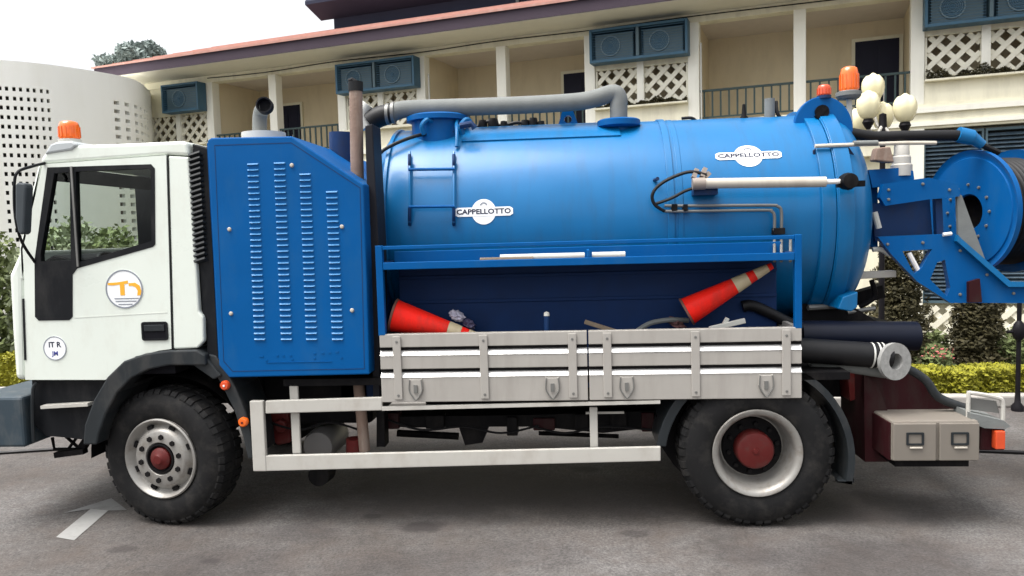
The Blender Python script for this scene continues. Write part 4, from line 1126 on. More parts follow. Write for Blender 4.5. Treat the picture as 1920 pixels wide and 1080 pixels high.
mb = MB(); g = px_poly([(1576, 556), (1604, 546), (1603, 575), (1592, 583), (1566, 578)], .55); mb.prism(g, .5, .9); TP("door_hook", mb, M_tank, rd, bevel=.008)
mb = MB(); mb.tube([at(1588, 586, .75), at(1640, 578, .8)], .016, 8); TP("latch_rod", mb, M_steel, rd, smooth=True)
mb = MB(); mb.tube([at(1515, 577, .7), at(1568, 574, .75)], .022, 8); TP("drain_cock", mb, M_steel, rd, smooth=True)
mb = MB(); mb.tube(smooth_path([at(1612, 575, .95), at(1640, 556, .95), at(1634, 525, .95)], 4), .02, 8); TP("latch_lever", mb, M_chassis, rd, smooth=True)
mb = MB(); mb.bar(at(1600, 560, 1.1), at(1652, 545, 1.1), .10, .12); TP("door_lock_bracket", mb, M_chassis, rd)
# dark sub-frame filling below the tank
mb = MB(); strip(mb, [(1500, 570), (1600, 575), (1640, 600), (1700, 612), (1712, 640), (1640, 690), (1500, 690)], .75, 1.9)
TP("rear_subframe", mb, M_chassis)

# --- suction tubes stowed at the rear
mb = MB(); mb.tube([at(1500, 628, .55), at(1718, 630, .55)], .105, 20); TP("stowed_suction_hose", mb, mat("blue_black_hose", (.002, .004, .013), .45, spec=.25), smooth=True)
a, b = at(1480, 655, .22), at(1668, 668, .22)
mb = MB(); mb.tube([a, b], .085, 24, caps=False)
st = TP("suction_tube", mb, M_hose, smooth=True)
mb = MB()
dv = (b - a).normalized()
for x in (1632, 1643, 1651):
    c = at(x, 666, .22); mb.tube([c - dv * .006, c + dv * .006], .088, 24, caps=False)
TP("tube_stripe", mb, M_plastic_white, st, smooth=True)
c = at(1680, 678, .15)
axf = Vector((.35, -.93, .05)).normalized()
mb = MB(); mb.lathe([(.055, -.03), (.125, -.03), (.125, .0), (.055, .0), (.05, -.1), (.0, -.1)], c, axf, 32)
TP("tube_flange", mb, mat("speckled_grey_cast", (.27, .27, .26), .7, var=.4, scale=40), st, smooth=True, angle=35)
mb = MB(); mb.tube([at(1520, 675, .3), at(1660, 696, .3)], .05, 14); TP("drain_pipe", mb, M_pipe, smooth=True)
# rear frame, maroon
mb = MB(); strip(mb, [(1625, 700), (1640, 690), (1710, 690), (1790, 770), (1700, 776), (1640, 776)], .35, .42); strip(mb, [(1620, 700), (1645, 720), (1672, 790), (1672, 866), (1622, 866)], .32, .8)
TP("rear_frame", mb, M_maroon)
mb = MB(); strip(mb, [(1590, 700), (1612, 700), (1614, 745), (1594, 752)], .5, .7); TP("spring_hanger", mb, M_hub)
mb = MB(); mb.tube(smooth_path([at(1700, 690, .28), at(1735, 712, .28), at(1760, 745, .28), at(1810, 765, .28)], 4), .03, 10); TP("rear_stay", mb, M_fender, smooth=True)
# mudguard of the rear wheels
oc = at(1421, 862, .0)
def arc_px(cx, cy, r, a0, a1, n): return [(cx + r * math.cos(math.radians(a0 + (a1 - a0) * i / n)), cy - r * math.sin(math.radians(a0 + (a1 - a0) * i / n))) for i in range(n + 1)]
mb = MB(); strip(mb, arc_px(1421, 866, 189, 88, -14, 16) + [(1606, 908)] + [(1578, 908)] + arc_px(1421, 866, 176, -14, 88, 16), .06, .64)
rm = TP("rear_mudguard", mb, M_fender, bevel=.006)
mb = MB(); strip(mb, arc_px(1421, 866, 190, 172, 130, 6) + arc_px(1421, 866, 172, 130, 172, 6), .05, .64)
TP("front_flap", mb, M_fender, rm, bevel=.006)
mb = MB(); strip(mb, [(1540, 760), (1560, 770), (1592, 830), (1602, 905), (1570, 905), (1566, 830)], .30, .34); TP("mud_flap", mb, M_black, rm)

# --- toolbox
r1, r2 = px_rect(1674, 792, 1757, 866, 0.0), px_rect(1761, 790, 1838, 862, 0.0)
mb = MB(); mb.box(r1[0], r2[1], 0.02, .52, r1[2], r1[3] + .004)
tb = TP("toolbox", mb, M_toolbox, bevel=.012)
for r in (r1, r2):
    mb = MB(); mb.box(r[0] + .004, r[1] - .004, 0.0, .0185, r1[2] + .006, r1[3] - .008); td = TP("toolbox_door", mb, M_toolbox, tb, bevel=.006)
    cx, cz = (r[0] + r[1]) / 2, (r1[2] + r1[3]) / 2 + .02
    mb = MB(); mb.plate(rrect(cx - .055, cx + .055, cz - .04, cz + .045, .006, 2), [rrect(cx - .042, cx + .042, cz - .04 + .012, cz + .033, .004, 2)], -.008, -.0005)
    TP("handle_plate", mb, M_fender, tb)
    mb = MB(); mb.box(cx - .035, cx + .045, -.012, -.0006, cz - .062, cz - .050); TP("handle_pull", mb, M_cyl, tb, bevel=.003)
mb = MB(); mb.box(r1[0] - .012, r1[0] - .001, .03, .50, r1[2] + .005, r1[3] - .01); TP("toolbox_dark_side", mb, M_maroon, tb)  # sheet added to make the box's left face dark
mb = MB(); mb.box(r1[0] + .04, r2[1] - .04, .06, .45, r1[2] - .05, r1[2] - .002); TP("toolbox_cradle", mb, M_chassis, tb)
# rear lamp with its guard
mb = MB(); mb.box(at(1838, 820, .1).x, at(1885, 820, .1).x, .1, 2.3, at(1838, 845, .1).z, at(1838, 800, .1).z); rl = TP("rear_cross_beam", mb, M_maroon, bevel=.01)
mb = MB(); mb.box(at(1866, 820, .05).x, at(1884, 820, .05).x, .04, .098, at(1870, 842, .05).z, at(1870, 808, .05).z); TP("tail_lamp", mb, M_red_lens, rl, bevel=.006)
mb = MB(); mb.tube(smooth_path([at(1815, 792, .12), at(1816, 742, .12), at(1822, 737, .12), at(1868, 745, .12), at(1880, 755, .12), at(1880, 795, .12)], 4), .014, 8); TP("lamp_guard", mb, M_guard, rl, smooth=True)
mb = MB(); g = px_poly([(1820, 746), (1868, 752), (1874, 775), (1820, 768)], .14); mb.prism(g, .14, .17); TP("plate_backing", mb, M_steel, rl)
mb = MB(); g = px_poly([(1815, 772), (1876, 786), (1888, 796), (1880, 802), (1840, 800), (1815, 790)], .1); mb.prism(g, .06, .3); TP("lamp_shelf", mb, M_pipe, rl)

# --- side boards, with three planks each, highlight ledges and shade strips in the grooves, ribs and latches
zt, zb = (at(712, 630, 0).z + at(1505, 611, 0).z) / 2, (at(712, 757, 0).z + at(1505, 744, 0).z) / 2
def zfrac(y): return zt + (zb - zt) * (y - 632) / (757 - 632)
XS = [at(713, 690, 0).x, at(1102, 685, 0).x, at(1104, 685, 0).x, at(1504, 680, 0).x]
ribs = [(746, 746), (908, 908), (1074, 1074), (1139, 1139), (1304, 1304), (1474, 1474)]
latches = (780, 1036, 1175, 1436)
for bi in (0, 1):
    x0, x1 = XS[2 * bi] + .002, XS[2 * bi + 1] - .002
    mb = MB(); mb.box(x0, x1, .040, .055, zb, zt)
    sb = TP("side_board", mb, M_alu)
    for (ya, yb) in ((632, 656), (672, 696), (710, 757)):
        mb = MB(); mb.box(x0, x1, .0, .0255, zfrac(yb), zfrac(ya)); TP("plank", mb, M_alu, sb, bevel=.004)
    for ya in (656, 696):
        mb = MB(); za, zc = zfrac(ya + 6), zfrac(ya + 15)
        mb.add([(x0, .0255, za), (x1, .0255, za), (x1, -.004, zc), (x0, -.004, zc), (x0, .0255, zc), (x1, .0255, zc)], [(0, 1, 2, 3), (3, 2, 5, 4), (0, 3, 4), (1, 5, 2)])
        TP("highlight_ledge", mb, M_alubright, sb)  # sky highlight on the sloped face is put into its pale colour
        mb = MB(); mb.box(x0, x1, .012, .0395, zfrac(ya + 5.6), zfrac(ya + .4)); TP("groove_shade", mb, M_chassis, sb)  # black strip paints the shadow line under each plank
    for (px, _) in ribs:
        X = at(px, 690, 0).x
        if x0 < X < x1:
            mb = MB(); mb.box(X - .028, X + .028, -.014, -.0045, zb + .02, zt - .012); TP("rib", mb, M_alu, sb, bevel=.004)
            mb = MB(); mb.lathe([(0, .004), (.009, .003), (.009, -.002)], (X, -.0142, zb + .05), (0, -1, 0), 8); mb.lathe([(0, .004), (.009, .003), (.009, -.002)], (X, -.0142, zt - .05), (0, -1, 0), 8); TP("rivet", mb, M_steel, sb)
    for px in latches:
        X = at(px, 730, 0).x
        if x0 < X < x1:
            z1 = zfrac(713)
            q = lambda *p: [(X + u, z1 - v_) for u, v_ in p]
            mb = MB(); mb.prism(q((-.045, 0), (-.028, .008), (.028, .008), (.045, 0), (.05, .075), (.03, .125), (0, .15), (-.03, .125), (-.05, .075)), -.008, -.0005); lt = TP("latch", mb, M_alu, sb, bevel=.003)
            mb = MB(); mb.tube(smooth_path([(X - .04, -.014, z1 - .01), (X - .045, -.016, z1 - .08), (X - .025, -.016, z1 - .12), (X, -.016, z1 - .15), (X + .025, -.016, z1 - .12), (X + .045, -.016, z1 - .08), (X + .04, -.014, z1 - .01)], 3), .0045, 6)
            mb.box(X - .012, X + .012, -.02, -.008, z1 - .10, z1 - .045)
            TP("latch_wire", mb, M_steel, sb)
mb = MB(); mb.box(XS[0], XS[3], WID - .05, WID, zb, zt); TP("side_board", mb, M_alu)
mb = MB(); mb.box(XS[3] - .03, XS[3], .05, .55, zb, zt); TP("tail_board", mb, M_alu)

# --- blue carrier frame above the boards
fz = lambda y0, y1: (at(712, y0, 0).z + at(1500, y1, 0).z) / 2
zA, zB, zC = fz(459, 441), fz(489, 477), fz(503, 491)
XL0, XL1 = at(706, 540, 0).x, at(719, 540, 0).x
XR0, XR1 = at(1491, 530, 0).x, at(1504, 530, 0).x
cf = empty("carrier_frame", (XL0, 0, zb), truck)
def CF(name, x0, x1, y0, y1, z0, z1, m=None):
    mb_ = MB(); mb_.box(x0, x1, y0, y1, z0, z1); return TP(name, mb_, m or M_blue, cf, bevel=.004)
CF("frame_post", XL0, XL1, .0, .05, zt - .01, zA)
CF("frame_post", XR0, XR1, .0, .05, zt - .01, zA)
CF("frame_rail", XL1 + .001, XR0 - .001, .002, .045, zC, zB)
CF("frame_rail", XL1 + .001, XR0 - .001, .004, .03, zA - .03, zA - .004)
CF("tray_floor", XL1 + .001, XR0 - .001, .046, .55, zC + .01, zC + .02, M_bluedark)
CF("tray_back", XL1 + .001, XR0 - .001, .34, .36, zC + .021, zA - .05, M_blue)
CF("tray_divider", at(1101, 480, 0).x, at(1106, 480, 0).x, .006, .3, zB + .001, zB + .05)
M_inner = mat("navy_recess_shade", (0.004, 0.024, 0.095), 0.6, var=0.3, spec=0.2)
CF("recess_shade_panel", XL1 + .01, XR0 - .01, .425, .44, zb, zC + .009, M_inner)  # added navy sheet stands in for the shaded underside of the tank
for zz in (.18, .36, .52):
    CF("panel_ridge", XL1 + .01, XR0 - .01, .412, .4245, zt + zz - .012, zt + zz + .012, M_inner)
for x in (XL0 + .003, XR0 + .003):
    CF("frame_stay", x, x + .04, .05, .5, zC + .021, zC + .05, M_bluedark)
# floor inside and an added sheet that keeps the far side dark
mb = MB(); mb.box(XL0, XR1, 2.0, 2.04, zb, zC); TP("far_light_block", mb, M_bluedark)
mb = MB(); mb.prism([(.9, zb), (1.6, zb), (1.75, TZ - .6), (.75, TZ - .6)], XL0 + .2, XL0 + .3, 'x'); TP("tank_saddle", mb, M_bluedark); mb = MB(); mb.prism([(.9, zb), (1.6, zb), (1.75, TZ - .6), (.75, TZ - .6)], XR0 - .3, XR0 - .2, 'x'); TP("tank_saddle", mb, M_bluedark)
mb = MB(); c = at(1025, 640, .12); mb.tube([c - Vector((0, 0, .2)), at(1025, 592, .12)], .020, 12); pg = TP("stake", mb, M_bluedark, smooth=True)
mb = MB(); mb.lathe([(0, .03), (.018, .022), (.022, 0), (0, 0)], at(1025, 592, .12), (0, 0, 1), 12); TP("stake_knob", mb, M_plastic_white, pg, smooth=True)

# ------------------------------------------------------------------ loose things lying on the load bed
def cone(base_px, tip_px, Y0, Y1, R0_, label):
    a, b = at(*base_px, Y0), at(*tip_px, Y1)
    L_ = (b - a).length; ax = (b - a).normalized()
    root = thing("traffic_cone", label, "traffic cone", a, "traffic cones lying on the truck bed")
    rad = lambda t: R0_ + (R0_ * .22 - R0_) * t
    def seg(name, t0, t1, m, off=0.0):
        mb_ = MB(); mb_.lathe([(rad(t0) - .008, L_ * t0), (rad(t0) + off, L_ * t0), (rad(t1) + off, L_ * t1), (rad(t1) - .008, L_ * t1)], a, ax, 36)
        return mb_.build(name, m, root, smooth=True, angle=40)
    return root, a, ax, L_, seg
for spec in (((741, 592), (912, 638), .20, .22, .115, "red traffic cone lying at the front end of the bed, near the blue generator housing", .58, .72, .80, 1.0),
             ((1290, 583), (1448, 498), .27, .22, .098, "red traffic cone tilted tip up at the rear end of the bed", .56, .72, .80, .95)):
    bp, tp, Y0, Y1, R_, lab, t1, t2, t3, t4 = spec
    root, a, ax, L_, seg = cone(bp, tp, Y0, Y1, R_, lab)
    seg("cone_body", 0.0, t1, M_cone)
    seg("reflective_sleeve", t1 + .001, t2, M_refl, .002)
    seg("cone_ring", t2 + .001, t3, M_cone)
    seg("reflective_sleeve", t3 + .001, t4, M_refl, .002)
    if t4 < 1: seg("cone_tip", t4 + .001, 1.0, M_cone)
    e1 = ax.orthogonal().normalized(); 
    up = (Vector((0, 0, 1)) - ax * ax.z).normalized(); si = ax.cross(up)
    rot = math.radians(12)
    U = up * math.cos(rot) + si * math.sin(rot); S = -up * math.sin(rot) + si * math.cos(rot)
    mb = MB(); h = R_ * 1.06
    poly = [(h * math.cos(2 * PI * i / 32), h * math.sin(2 * PI * i / 32)) for i in range(32)]
    mb.add([a + U * u + S * v - ax * tt for tt in (0.001, .016) for u, v in poly], [tuple(range(len(poly))), tuple(range(2 * len(poly) - 1, len(poly) - 1, -1))] + [(i, i + len(poly), (i + 1) % len(poly) + len(poly), (i + 1) % len(poly)) for i in range(len(poly))])
    mb.build("cone_base", M_cone_base, root)
# plastic bag
rnd = random.Random(3)
def crumple(name, c, sx, sy, sz, m, lab, cat, seed):
    r_ = random.Random(seed)
    bm = bmesh.new(); bmesh.ops.create_icosphere(bm, subdivisions=3, radius=1)
    for v in bm.verts:
        k = 1 + r_.uniform(-.28, .28)
        v.co = Vector((v.co.x * sx * k, v.co.y * sy * k, v.co.z * sz * k))
    me = bpy.data.meshes.new(name); bm.to_mesh(me); bm.free(); me.materials.append(m)
    o_ = bpy.data.objects.new(name, me); COL.objects.link(o_); o_.location = c; o_.rotation_euler = (0, .5, 0)
    return tag(o_, lab, cat)
crumple("plastic_bag", at(857, 592, .3), .055, .05, .035, M_bag, "crumpled whitish plastic bag beside the front traffic cone", "bag", 3)
crumple("plastic_bag", at(880, 608, .3), .045, .05, .028, mat("dark_violet_bag", (.08, .07, .13), .35), "crumpled dark violet plastic bag at the tip of the front traffic cone", "bag", 5)
mb = MB(); mb.bar(at(1096, 603, .25), at(1175, 628, .25), .03, .03); tag(mb.build("wooden_stick", M_wood, bevel=.004), "weathered wooden stick poking over the middle of the side boards", "stick")
mb = MB(); mb.bar(at(1330, 617, .2), at(1397, 601, .2), .035, .03); mb.bar(at(1356, 612, .21), at(1364, 596, .21), .03, .025)
tag(mb.build("broken_board", M_plastic_white, bevel=.004), "broken pale board lying under the tilted rear traffic cone", "board")
mb = MB(); mb.tube(smooth_path([at(1195, 620, .3), at(1220, 606, .3), at(1255, 600, .3), at(1290, 601, .35)], 5), .018, 8); tag(mb.build("grey_hose", M_pipe, smooth=True), "short pale grey hose lying in front of the rear traffic cone base", "hose")
mb = MB(); mb.tube(smooth_path([at(1392, 575, .4), at(1410, 573, .4), at(1450, 590, .4), at(1500, 616, .4)], 5), .04, 10); tag(mb.build("black_hose", M_hose, smooth=True), "thick black hose lying behind the tip of the rear traffic cone", "hose")
crumple("dirty_rag", at(1268, 606, .34), .07, .05, .03, mat("brown_red_rag", (.11, .05, .05), .9), "brownish rag bundled beside the rear traffic cone base", "rag", 8)
for (xa, ya, xb, yb, lab) in ((938, 479, 1096, 474, "long white plastic pipe lying in the blue tray above the bed"), (1110, 475, 1172, 473, "short white plastic pipe lying in the blue tray above the bed")):
    mb = MB(); a, b = at(xa, ya, .10), at(xb, yb, .10); a.z = b.z = zB + .005
    mb.tube([a, b], .028, 14); tag(mb.build("white_pipe", M_plastic_white, smooth=True), lab, "pipe", "white pipes in the tray")
mb = MB(); a, b = at(900, 484, .055), at(1000, 478, .055); a.z = b.z = zB - .002; mb.tube([a, b], .018, 10); tag(mb.build("bamboo_pole", M_wood, smooth=True), "thin brownish pole lying beside the long white pipe in the tray", "pole")

# ------------------------------------------------------------------ the block behind
main = thing("apartment_block", "cream two storey block with open balconies and a purple brown roof edge", "building", BA)
def BP(name, mb_, m, parent=None, **k): return mb_.build(name, m, parent or main, **k)
def bbox(name, m, s0, s1, t0, t1, z0, z1, parent=None, **k):
    mb_ = MB(B); mb_.box(s0, s1, t0, t1, z0, z1); return BP(name, mb_, m, parent, **k)
L_ = 5.24
ZF, ZBM, ZEV = 3.84, 5.51, 5.66
S0, S1 = -15.75, 7.4
cols_s = []
for k in range(-3, 2):
    for d_ in (0.0, 1.83, 3.53):
        cols_s.append(k * L_ + d_)
cols_s += [2 * L_ - L_ * 1 + 0.0 if False else 5.24, 7.07]
cols_s = sorted(set(round(s, 2) for s in cols_s if S0 < s < S1))
for s in cols_s:
    r3 = round((s % L_), 2)
    half = 0.095
    bbox("column", M_column, s - half, s + half, -.02, .20, ZF, ZBM, bevel=.008)
bbox("beam", M_cream, S0, S1, .0, .24, ZBM + .001, ZEV - .003)
bbox("floor_slab", M_cream, S0, S1, -.04, 1.9, 3.46, ZF - .001)
bbox("slab_lip", M_column, S0, S1, -.10, -.041, 3.70, 3.78)
bbox("slab_lip", M_column, S0, S1, -.08, -.041, 3.50, 3.56)
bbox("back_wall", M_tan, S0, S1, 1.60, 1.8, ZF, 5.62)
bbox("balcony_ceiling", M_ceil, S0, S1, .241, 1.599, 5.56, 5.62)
bbox("end_wall", M_cream, S0 - .15, S0 - .002, -.02, 9.0, 0, 5.62)
bbox("rear_wall", M_cream, S0, S1, 8.8, 9.0, 0, 5.62)
# partitions inside the balconies beside each service bay
for k in range(-3, 2):
    for d_ in (0.0, 1.83):
        s = k * L_ + d_
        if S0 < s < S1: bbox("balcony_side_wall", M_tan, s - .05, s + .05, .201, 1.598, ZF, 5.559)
# ground storey
for s in [k * L_ + d_ for k in range(-2, 2) for d_ in (0.0, 1.83)] + [-15.65, -13.6]:
    bbox("column", M_column, s - .10, s + .10, -.05, .18, .0, 3.459, bevel=.008)
bbox("ground_wall", M_cream, S0, S1, .30, .5, 0, 3.459)
for k in range(-2, 2):
    bbox("ground_beam", M_cream, k * L_ + 1.94, (k + 1) * L_ - .11, .06, .299, 3.1, 3.458)
# doors on the balcony
for (s0, s1, ztop) in ((-13.28, -12.66, 5.15), (-6.22, -5.4, 5.2), (-.82, -.12, 5.22)):
    mb = MB(B); mb.box(s0, s1, 1.545, 1.598, ZF + .001, ztop); d1 = BP("door", mb, M_door)
    mb = MB(B)
    for (za, zb_) in ((ZF + .1, ZF + .6), (ZF + .7, ztop - .1)):
        mb.box(s0 + .07, (s0 + s1) / 2 - .03, 1.535, 1.5445, za, zb_); mb.box((s0 + s1) / 2 + .03, s1 - .07, 1.535, 1.5445, za, zb_)
    BP("door_panel", mb, M_door, d1)
    mb = MB(B); mb.box(s0 - .06, s0 - .001, 1.55, 1.598, ZF + .001, ztop + .06); mb.box(s1 + .001, s1 + .06, 1.55, 1.598, ZF + .001, ztop + .06); mb.box(s0, s1, 1.55, 1.598, ztop + .001, ztop + .06)
    BP("door_frame", mb, M_cream, d1)
    mb = MB(B); mb.box((s0 + s1) / 2 + .1, (s0 + s1) / 2 + .13, 1.5, 1.534, ZF + .3, ZF + .62); BP("handle", mb, M_alubright, d1)
mb = MB(B); mb.box(-15.05, -14.65, 1.57, 1.598, 4.4, 4.88); wd = BP("window", mb, M_door)
mb = MB(B); mb.box(-15.1, -14.6, 1.56, 1.5695, 4.35, 4.93); 
# railings between the columns
bal0 = None
for k in range(-3, 2):
    for (da, db) in ((1.83, 3.53), (3.53, 5.24)):
        a, b = k * L_ + da + .097, k * L_ + db - .097
        if a < S0 or a > 2: continue
        rt = empty("railing", B((a + b) / 2, .06, ZF), main)
        mb = MB(B); mb.box(a, b, .04, .08, 4.34, 4.375); mb.box(a, b, .045, .075, ZF + .055, ZF + .08); BP("rail", mb, M_rail, rt)
        n = 11
        for i in range(n):
            s = a + (b - a) * (i + .5) / n
            if bal0 is None:
                mb = MB(B); mb.box(s - .014, s + .014, .048, .072, ZF + .081, 4.339); bal0 = BP("baluster", mb, M_rail, rt); bs = s
            else:
                again(bal0, BD * (s - bs), rt)
# service bays: parapet, planter ledge, lattice
def clip(s0, s1, z0, z1, c, sg):
    """line z = sg * s + c inside the rectangle"""
    pts = []
    for s in (s0, s1):
        z = sg * s + c
        if z0 <= z <= z1: pts.append((s, z))
    for z in (z0, z1):
        s = (z - c) / sg
        if s0 < s < s1: pts.append((s, z))
    pts = sorted(set((round(a, 5), round(b, 5)) for a, b in pts))
    return (pts[0], pts[-1]) if len(pts) > 1 else None
def lattice(s0, s1, z0, z1, t, pitch, width, offs=0.0):
    root = empty("lattice_panel", B((s0 + s1) / 2, t, z0), main)
    mb_ = MB(B)
    mb_.box(s0 - .03, s0, t - .012, t + .05, z0, z1); mb_.box(s1, s1 + .03, t - .012, t + .05, z0, z1)
    mb_.box(s0 - .03, s1 + .03, t - .012, t + .05, z0 - .035, z0 - .001)
    BP("lattice_frame", mb_, M_lattice, root)
    for sg, tt in ((1, t), (-1, t + .0185)):
        lo, hi = (z0 - s1, z1 - s0) if sg == 1 else (z0 + s0, z1 + s1)
        c = math.ceil((lo - offs) / pitch) * pitch + offs
        while c < hi:
            sgm = clip(s0, s1, z0, z1, c, sg)
            if sgm and abs(sgm[1][0] - sgm[0][0]) > .06:
                m1 = MB(); m1.bar(B(sgm[0][0], tt + .009, sgm[0][1]), B(sgm[1][0], tt + .009, sgm[1][1]), width, .018, -BN)
                BP("slat", m1, M_lattice, root)
            c += pitch
    return root
for k in range(-3, 2):
    s0, s1 = k * L_ + .097, k * L_ + 1.83 - .097
    if s0 < S0: continue
    bbox("parapet", M_cream, s0, s1, -.01, .10, ZF + .001, 4.17)
    bbox("planter_ledge", M_cream, s0, s1, -.12, .10, 4.171, 4.20)
    mid = (s0 + s1) / 2
    bbox("mullion", M_column, mid - .06, mid + .06, -.03, .10, 4.201, ZBM)
    bbox("bay_infill", M_cream, s0, s1, .02, .10, 4.87, ZBM - .001)
    bbox("bay_backing", M_tan, s0, s1, .75, .80, 4.201, 5.55)
    for (a, b) in ((s0 + .035, mid - .065), (mid + .065, s1 - .035)):
        lattice(a, b, 4.24, 4.86, .03, .262, .075, .05)

for (s_, z0_) in ((-3.28, 4.9), (-8.46, 4.9), (1.96, 4.9)):
    mb = MB(B); mb.box(s_ - .012, s_ + .012, -.045, -.0205, ZF - .3, z0_ + .25); BP("drain_pipe", mb, M_plastic_white)
mb = MB(); mb.tube(smooth_path([B(-13.9, -.03, 5.60), B(-12.3, -.03, 5.57), B(-10.6, -.03, 5.61), B(-8.6, -.03, 5.58), B(-7, -.03, 5.61), B(-5.2, -.03, 5.59), B(-3.4, -.03, 5.61), B(0, -.03, 5.58), B(2, -.03, 5.6)], 5), .010, 5); BP("wall_cable", mb, M_hose)
# condenser cages hung on the service bays
def cage(s0, s1, z0, z1, n, lab):
    root = thing("condenser_cage", lab, "air conditioner cage", B((s0 + s1) / 2, -.2, z0), "condenser cages on the upper storey")
    t0, t1 = -.30, -.035
    mb_ = MB(B)
    mb_.box(s0, s1, t1 - .015, t1, z0, z1)
    for (a, b) in ((s0, s0 + .045), (s1 - .045, s1)): mb_.box(a, b, t0, t1 - .016, z0, z1)
    mb_.box(s0 + .046, s1 - .046, t0, t1 - .016, z0, z0 + .05); mb_.box(s0 + .046, s1 - .046, t0, t1 - .016, z1 - .045, z1)
    mb_.build("cage_frame", M_cage, root, bevel=.006)
    step = (s1 - s0) / n
    for i in range(n):
        a, b = s0 + step * i + .06, s0 + step * (i + 1) - .06
        if i: 
            m1 = MB(B); m1.box(s0 + step * i - .025, s0 + step * i + .025, t0 - .004, t1 - .02, z0 + .052, z1 - .047); m1.build("mullion", M_unit, root)
        m1 = MB(B); m1.box(a + .03, b - .03, t0 + .07, t1 - .02, z0 + .055, z1 - .09); u = m1.build("condenser", M_unit, root, bevel=.01)
        cs, cz = a + (b - a) * .42, (z0 + z1) / 2 - .015
        R_ = (z1 - z0) * .30
        m1 = MB(); o_ = B(cs, t0 + .068, cz)
        m1.lathe([(R_, 0), (R_, .02), (R_ - .02, .02), (R_ - .02, 0)], o_, -BN, 32); m1.build("fan_ring", M_grille, u)
        m1 = MB(); m1.lathe([(R_ - .022, .003), (.03, .003), (.03, .016), (0, .016)], o_, -BN, 32); m1.build("fan_recess", M_cage, u)
        m1 = MB()
        for q_ in range(5):
            rr_ = (R_ - .02) * (q_ + 1) / 6
            m1.lathe([(rr_, .012), (rr_ + .006, .016), (rr_ + .006, .012)], o_, -BN, 24)
        m1.build("fan_guard", M_grille, u)
        m1 = MB(B)
        for q_ in range(11):
            z = z0 + .07 + (z1 - z0 - .14) * q_ / 10
            m1.box(a, b, t0 + .012, t0 + .02, z - .004, z + .004)
        m1.build("grille_bar", M_cage, root)
cage(-5.16, -3.46, 4.95, 5.53, 2, "slate blue cage of two condensers above the big curved pipe end of the tank")
cage(-10.42, -8.64, 4.90, 5.48, 2, "slate blue cage of two condensers behind the rusty exhaust stack")
cage(-14.98, -13.95, 4.89, 5.50, 1, "single slate blue condenser cage at the far end, above the white cab")
cage(0.06, 1.80, 4.94, 5.52, 2, "slate blue cage of two condensers in the bay above the lamp and hose reel")

# ground storey louvred windows and the lattice below them
sl0 = None
for k in (-1, 0):
    for (a, b) in ((.13, .89), (.97, 1.70)):
        s0, s1 = (k + 0) * L_ + a if k else a, (k + 0) * L_ + b if k else b
        root = empty("louvred_window", B((s0 + s1) / 2, .2, .75), main)
        mb = MB(B); mb.box(s0 - .03, s0, .05, .2, .74, 3.42); mb.box(s1, s1 + .03, .05, .2, .74, 3.42); mb.box(s0, s1, .05, .2, 3.38, 3.42); mb.box(s0, s1, .05, .2, .74, .78)
        BP("window_frame", mb, M_unit, root)
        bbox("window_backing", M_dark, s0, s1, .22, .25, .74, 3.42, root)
        if k == 0 or True:
            z = .82; n = 0
            while z < 3.36:
                if a < .5:
                    w_ = .76
                if sl0 is None or a > .5:
                    mb = MB(B); mb.add([B(s0 + .003, .06, z), B(s1 - .003, .06, z), B(s1 - .003, .13, z + .05), B(s0 + .003, .13, z + .05), B(s0 + .003, .065, z - .006), B(s1 - .003, .065, z - .006), B(s1 - .003, .135, z + .044), B(s0 + .003, .135, z + .044)],
                           [(0, 1, 2, 3), (7, 6, 5, 4), (0, 4, 5, 1), (1, 5, 6, 2), (2, 6, 7, 3), (3, 7, 4, 0)])
                    o_ = BP("slat", mb, M_louv2, root)
                    if sl0 is None: sl0, slp = o_, (s0, z)
                else:
                    again(sl0, BD * (s0 - slp[0]) + Vector((0, 0, z - slp[1])), root)
                z += .062
for (a, b) in ((.13, .89), (.97, 1.70)):
    lattice(a, b, .12, .68, .06, .262, .085, .09)
    lattice(a - L_, b - L_, .12, .68, .06, .262, .085, .09)
bbox("lattice_backing", M_cream, .10, 1.73, .24, .29, .0, .735)

# roof
mb = MB(B)
ov = .9
E0 = S0 - .45
mb.box(E0, S1, -ov - .02, -ov, 5.67, 5.88)
mb.box(E0 - .02, E0 - .001, -ov - .02, 9.4, 5.67, 5.88)
BP("fascia", mb, M_fascia)
mb = MB(B); mb.box(E0, S1, -ov + .001, .3, ZEV, 5.68); mb.box(E0, S0, .301, 9.4, ZEV, 5.68)
BP("soffit", mb, M_soffit)
zr = 5.88; rise = math.tan(math.radians(19.5)); tw = 1.1
z1_ = zr + rise * (ov + tw)
# the sloping skirt of roof tiles in ribbed courses
mb = MB(B)
ncr = 7
for i in range(ncr):
    f0, f1 = i / ncr, (i + 1) / ncr
    ta, tb_ = -ov - .06 + (ov + tw + .06) * f0, -ov - .06 + (ov + tw + .06) * f1
    za, zb_ = zr + (z1_ - zr) * f0, zr + (z1_ - zr) * f1
    sa, sb_ = E0 + (ta + ov), E0 + (tb_ + ov)
    mb.add([B(sa, ta, za + .03), B(S1, ta, za + .03), B(S1, tb_, zb_), B(sb_, tb_, zb_), B(sa, ta, za - .01), B(S1, ta, za - .01)], [(0, 1, 2, 3), (4, 5, 1, 0)])
    mb.add([B(sa, ta, za), B(sb_, tb_, zb_), B(sb_, 9.4, zb_), B(sa, 9.4, za)], [(0, 1, 2, 3)])
BP("roof", mb, M_tile)
bbox("roof_deck", M_tile, E0 + ov + tw, S1, tw + .001, 9.0, z1_ - .06, z1_ - .01)
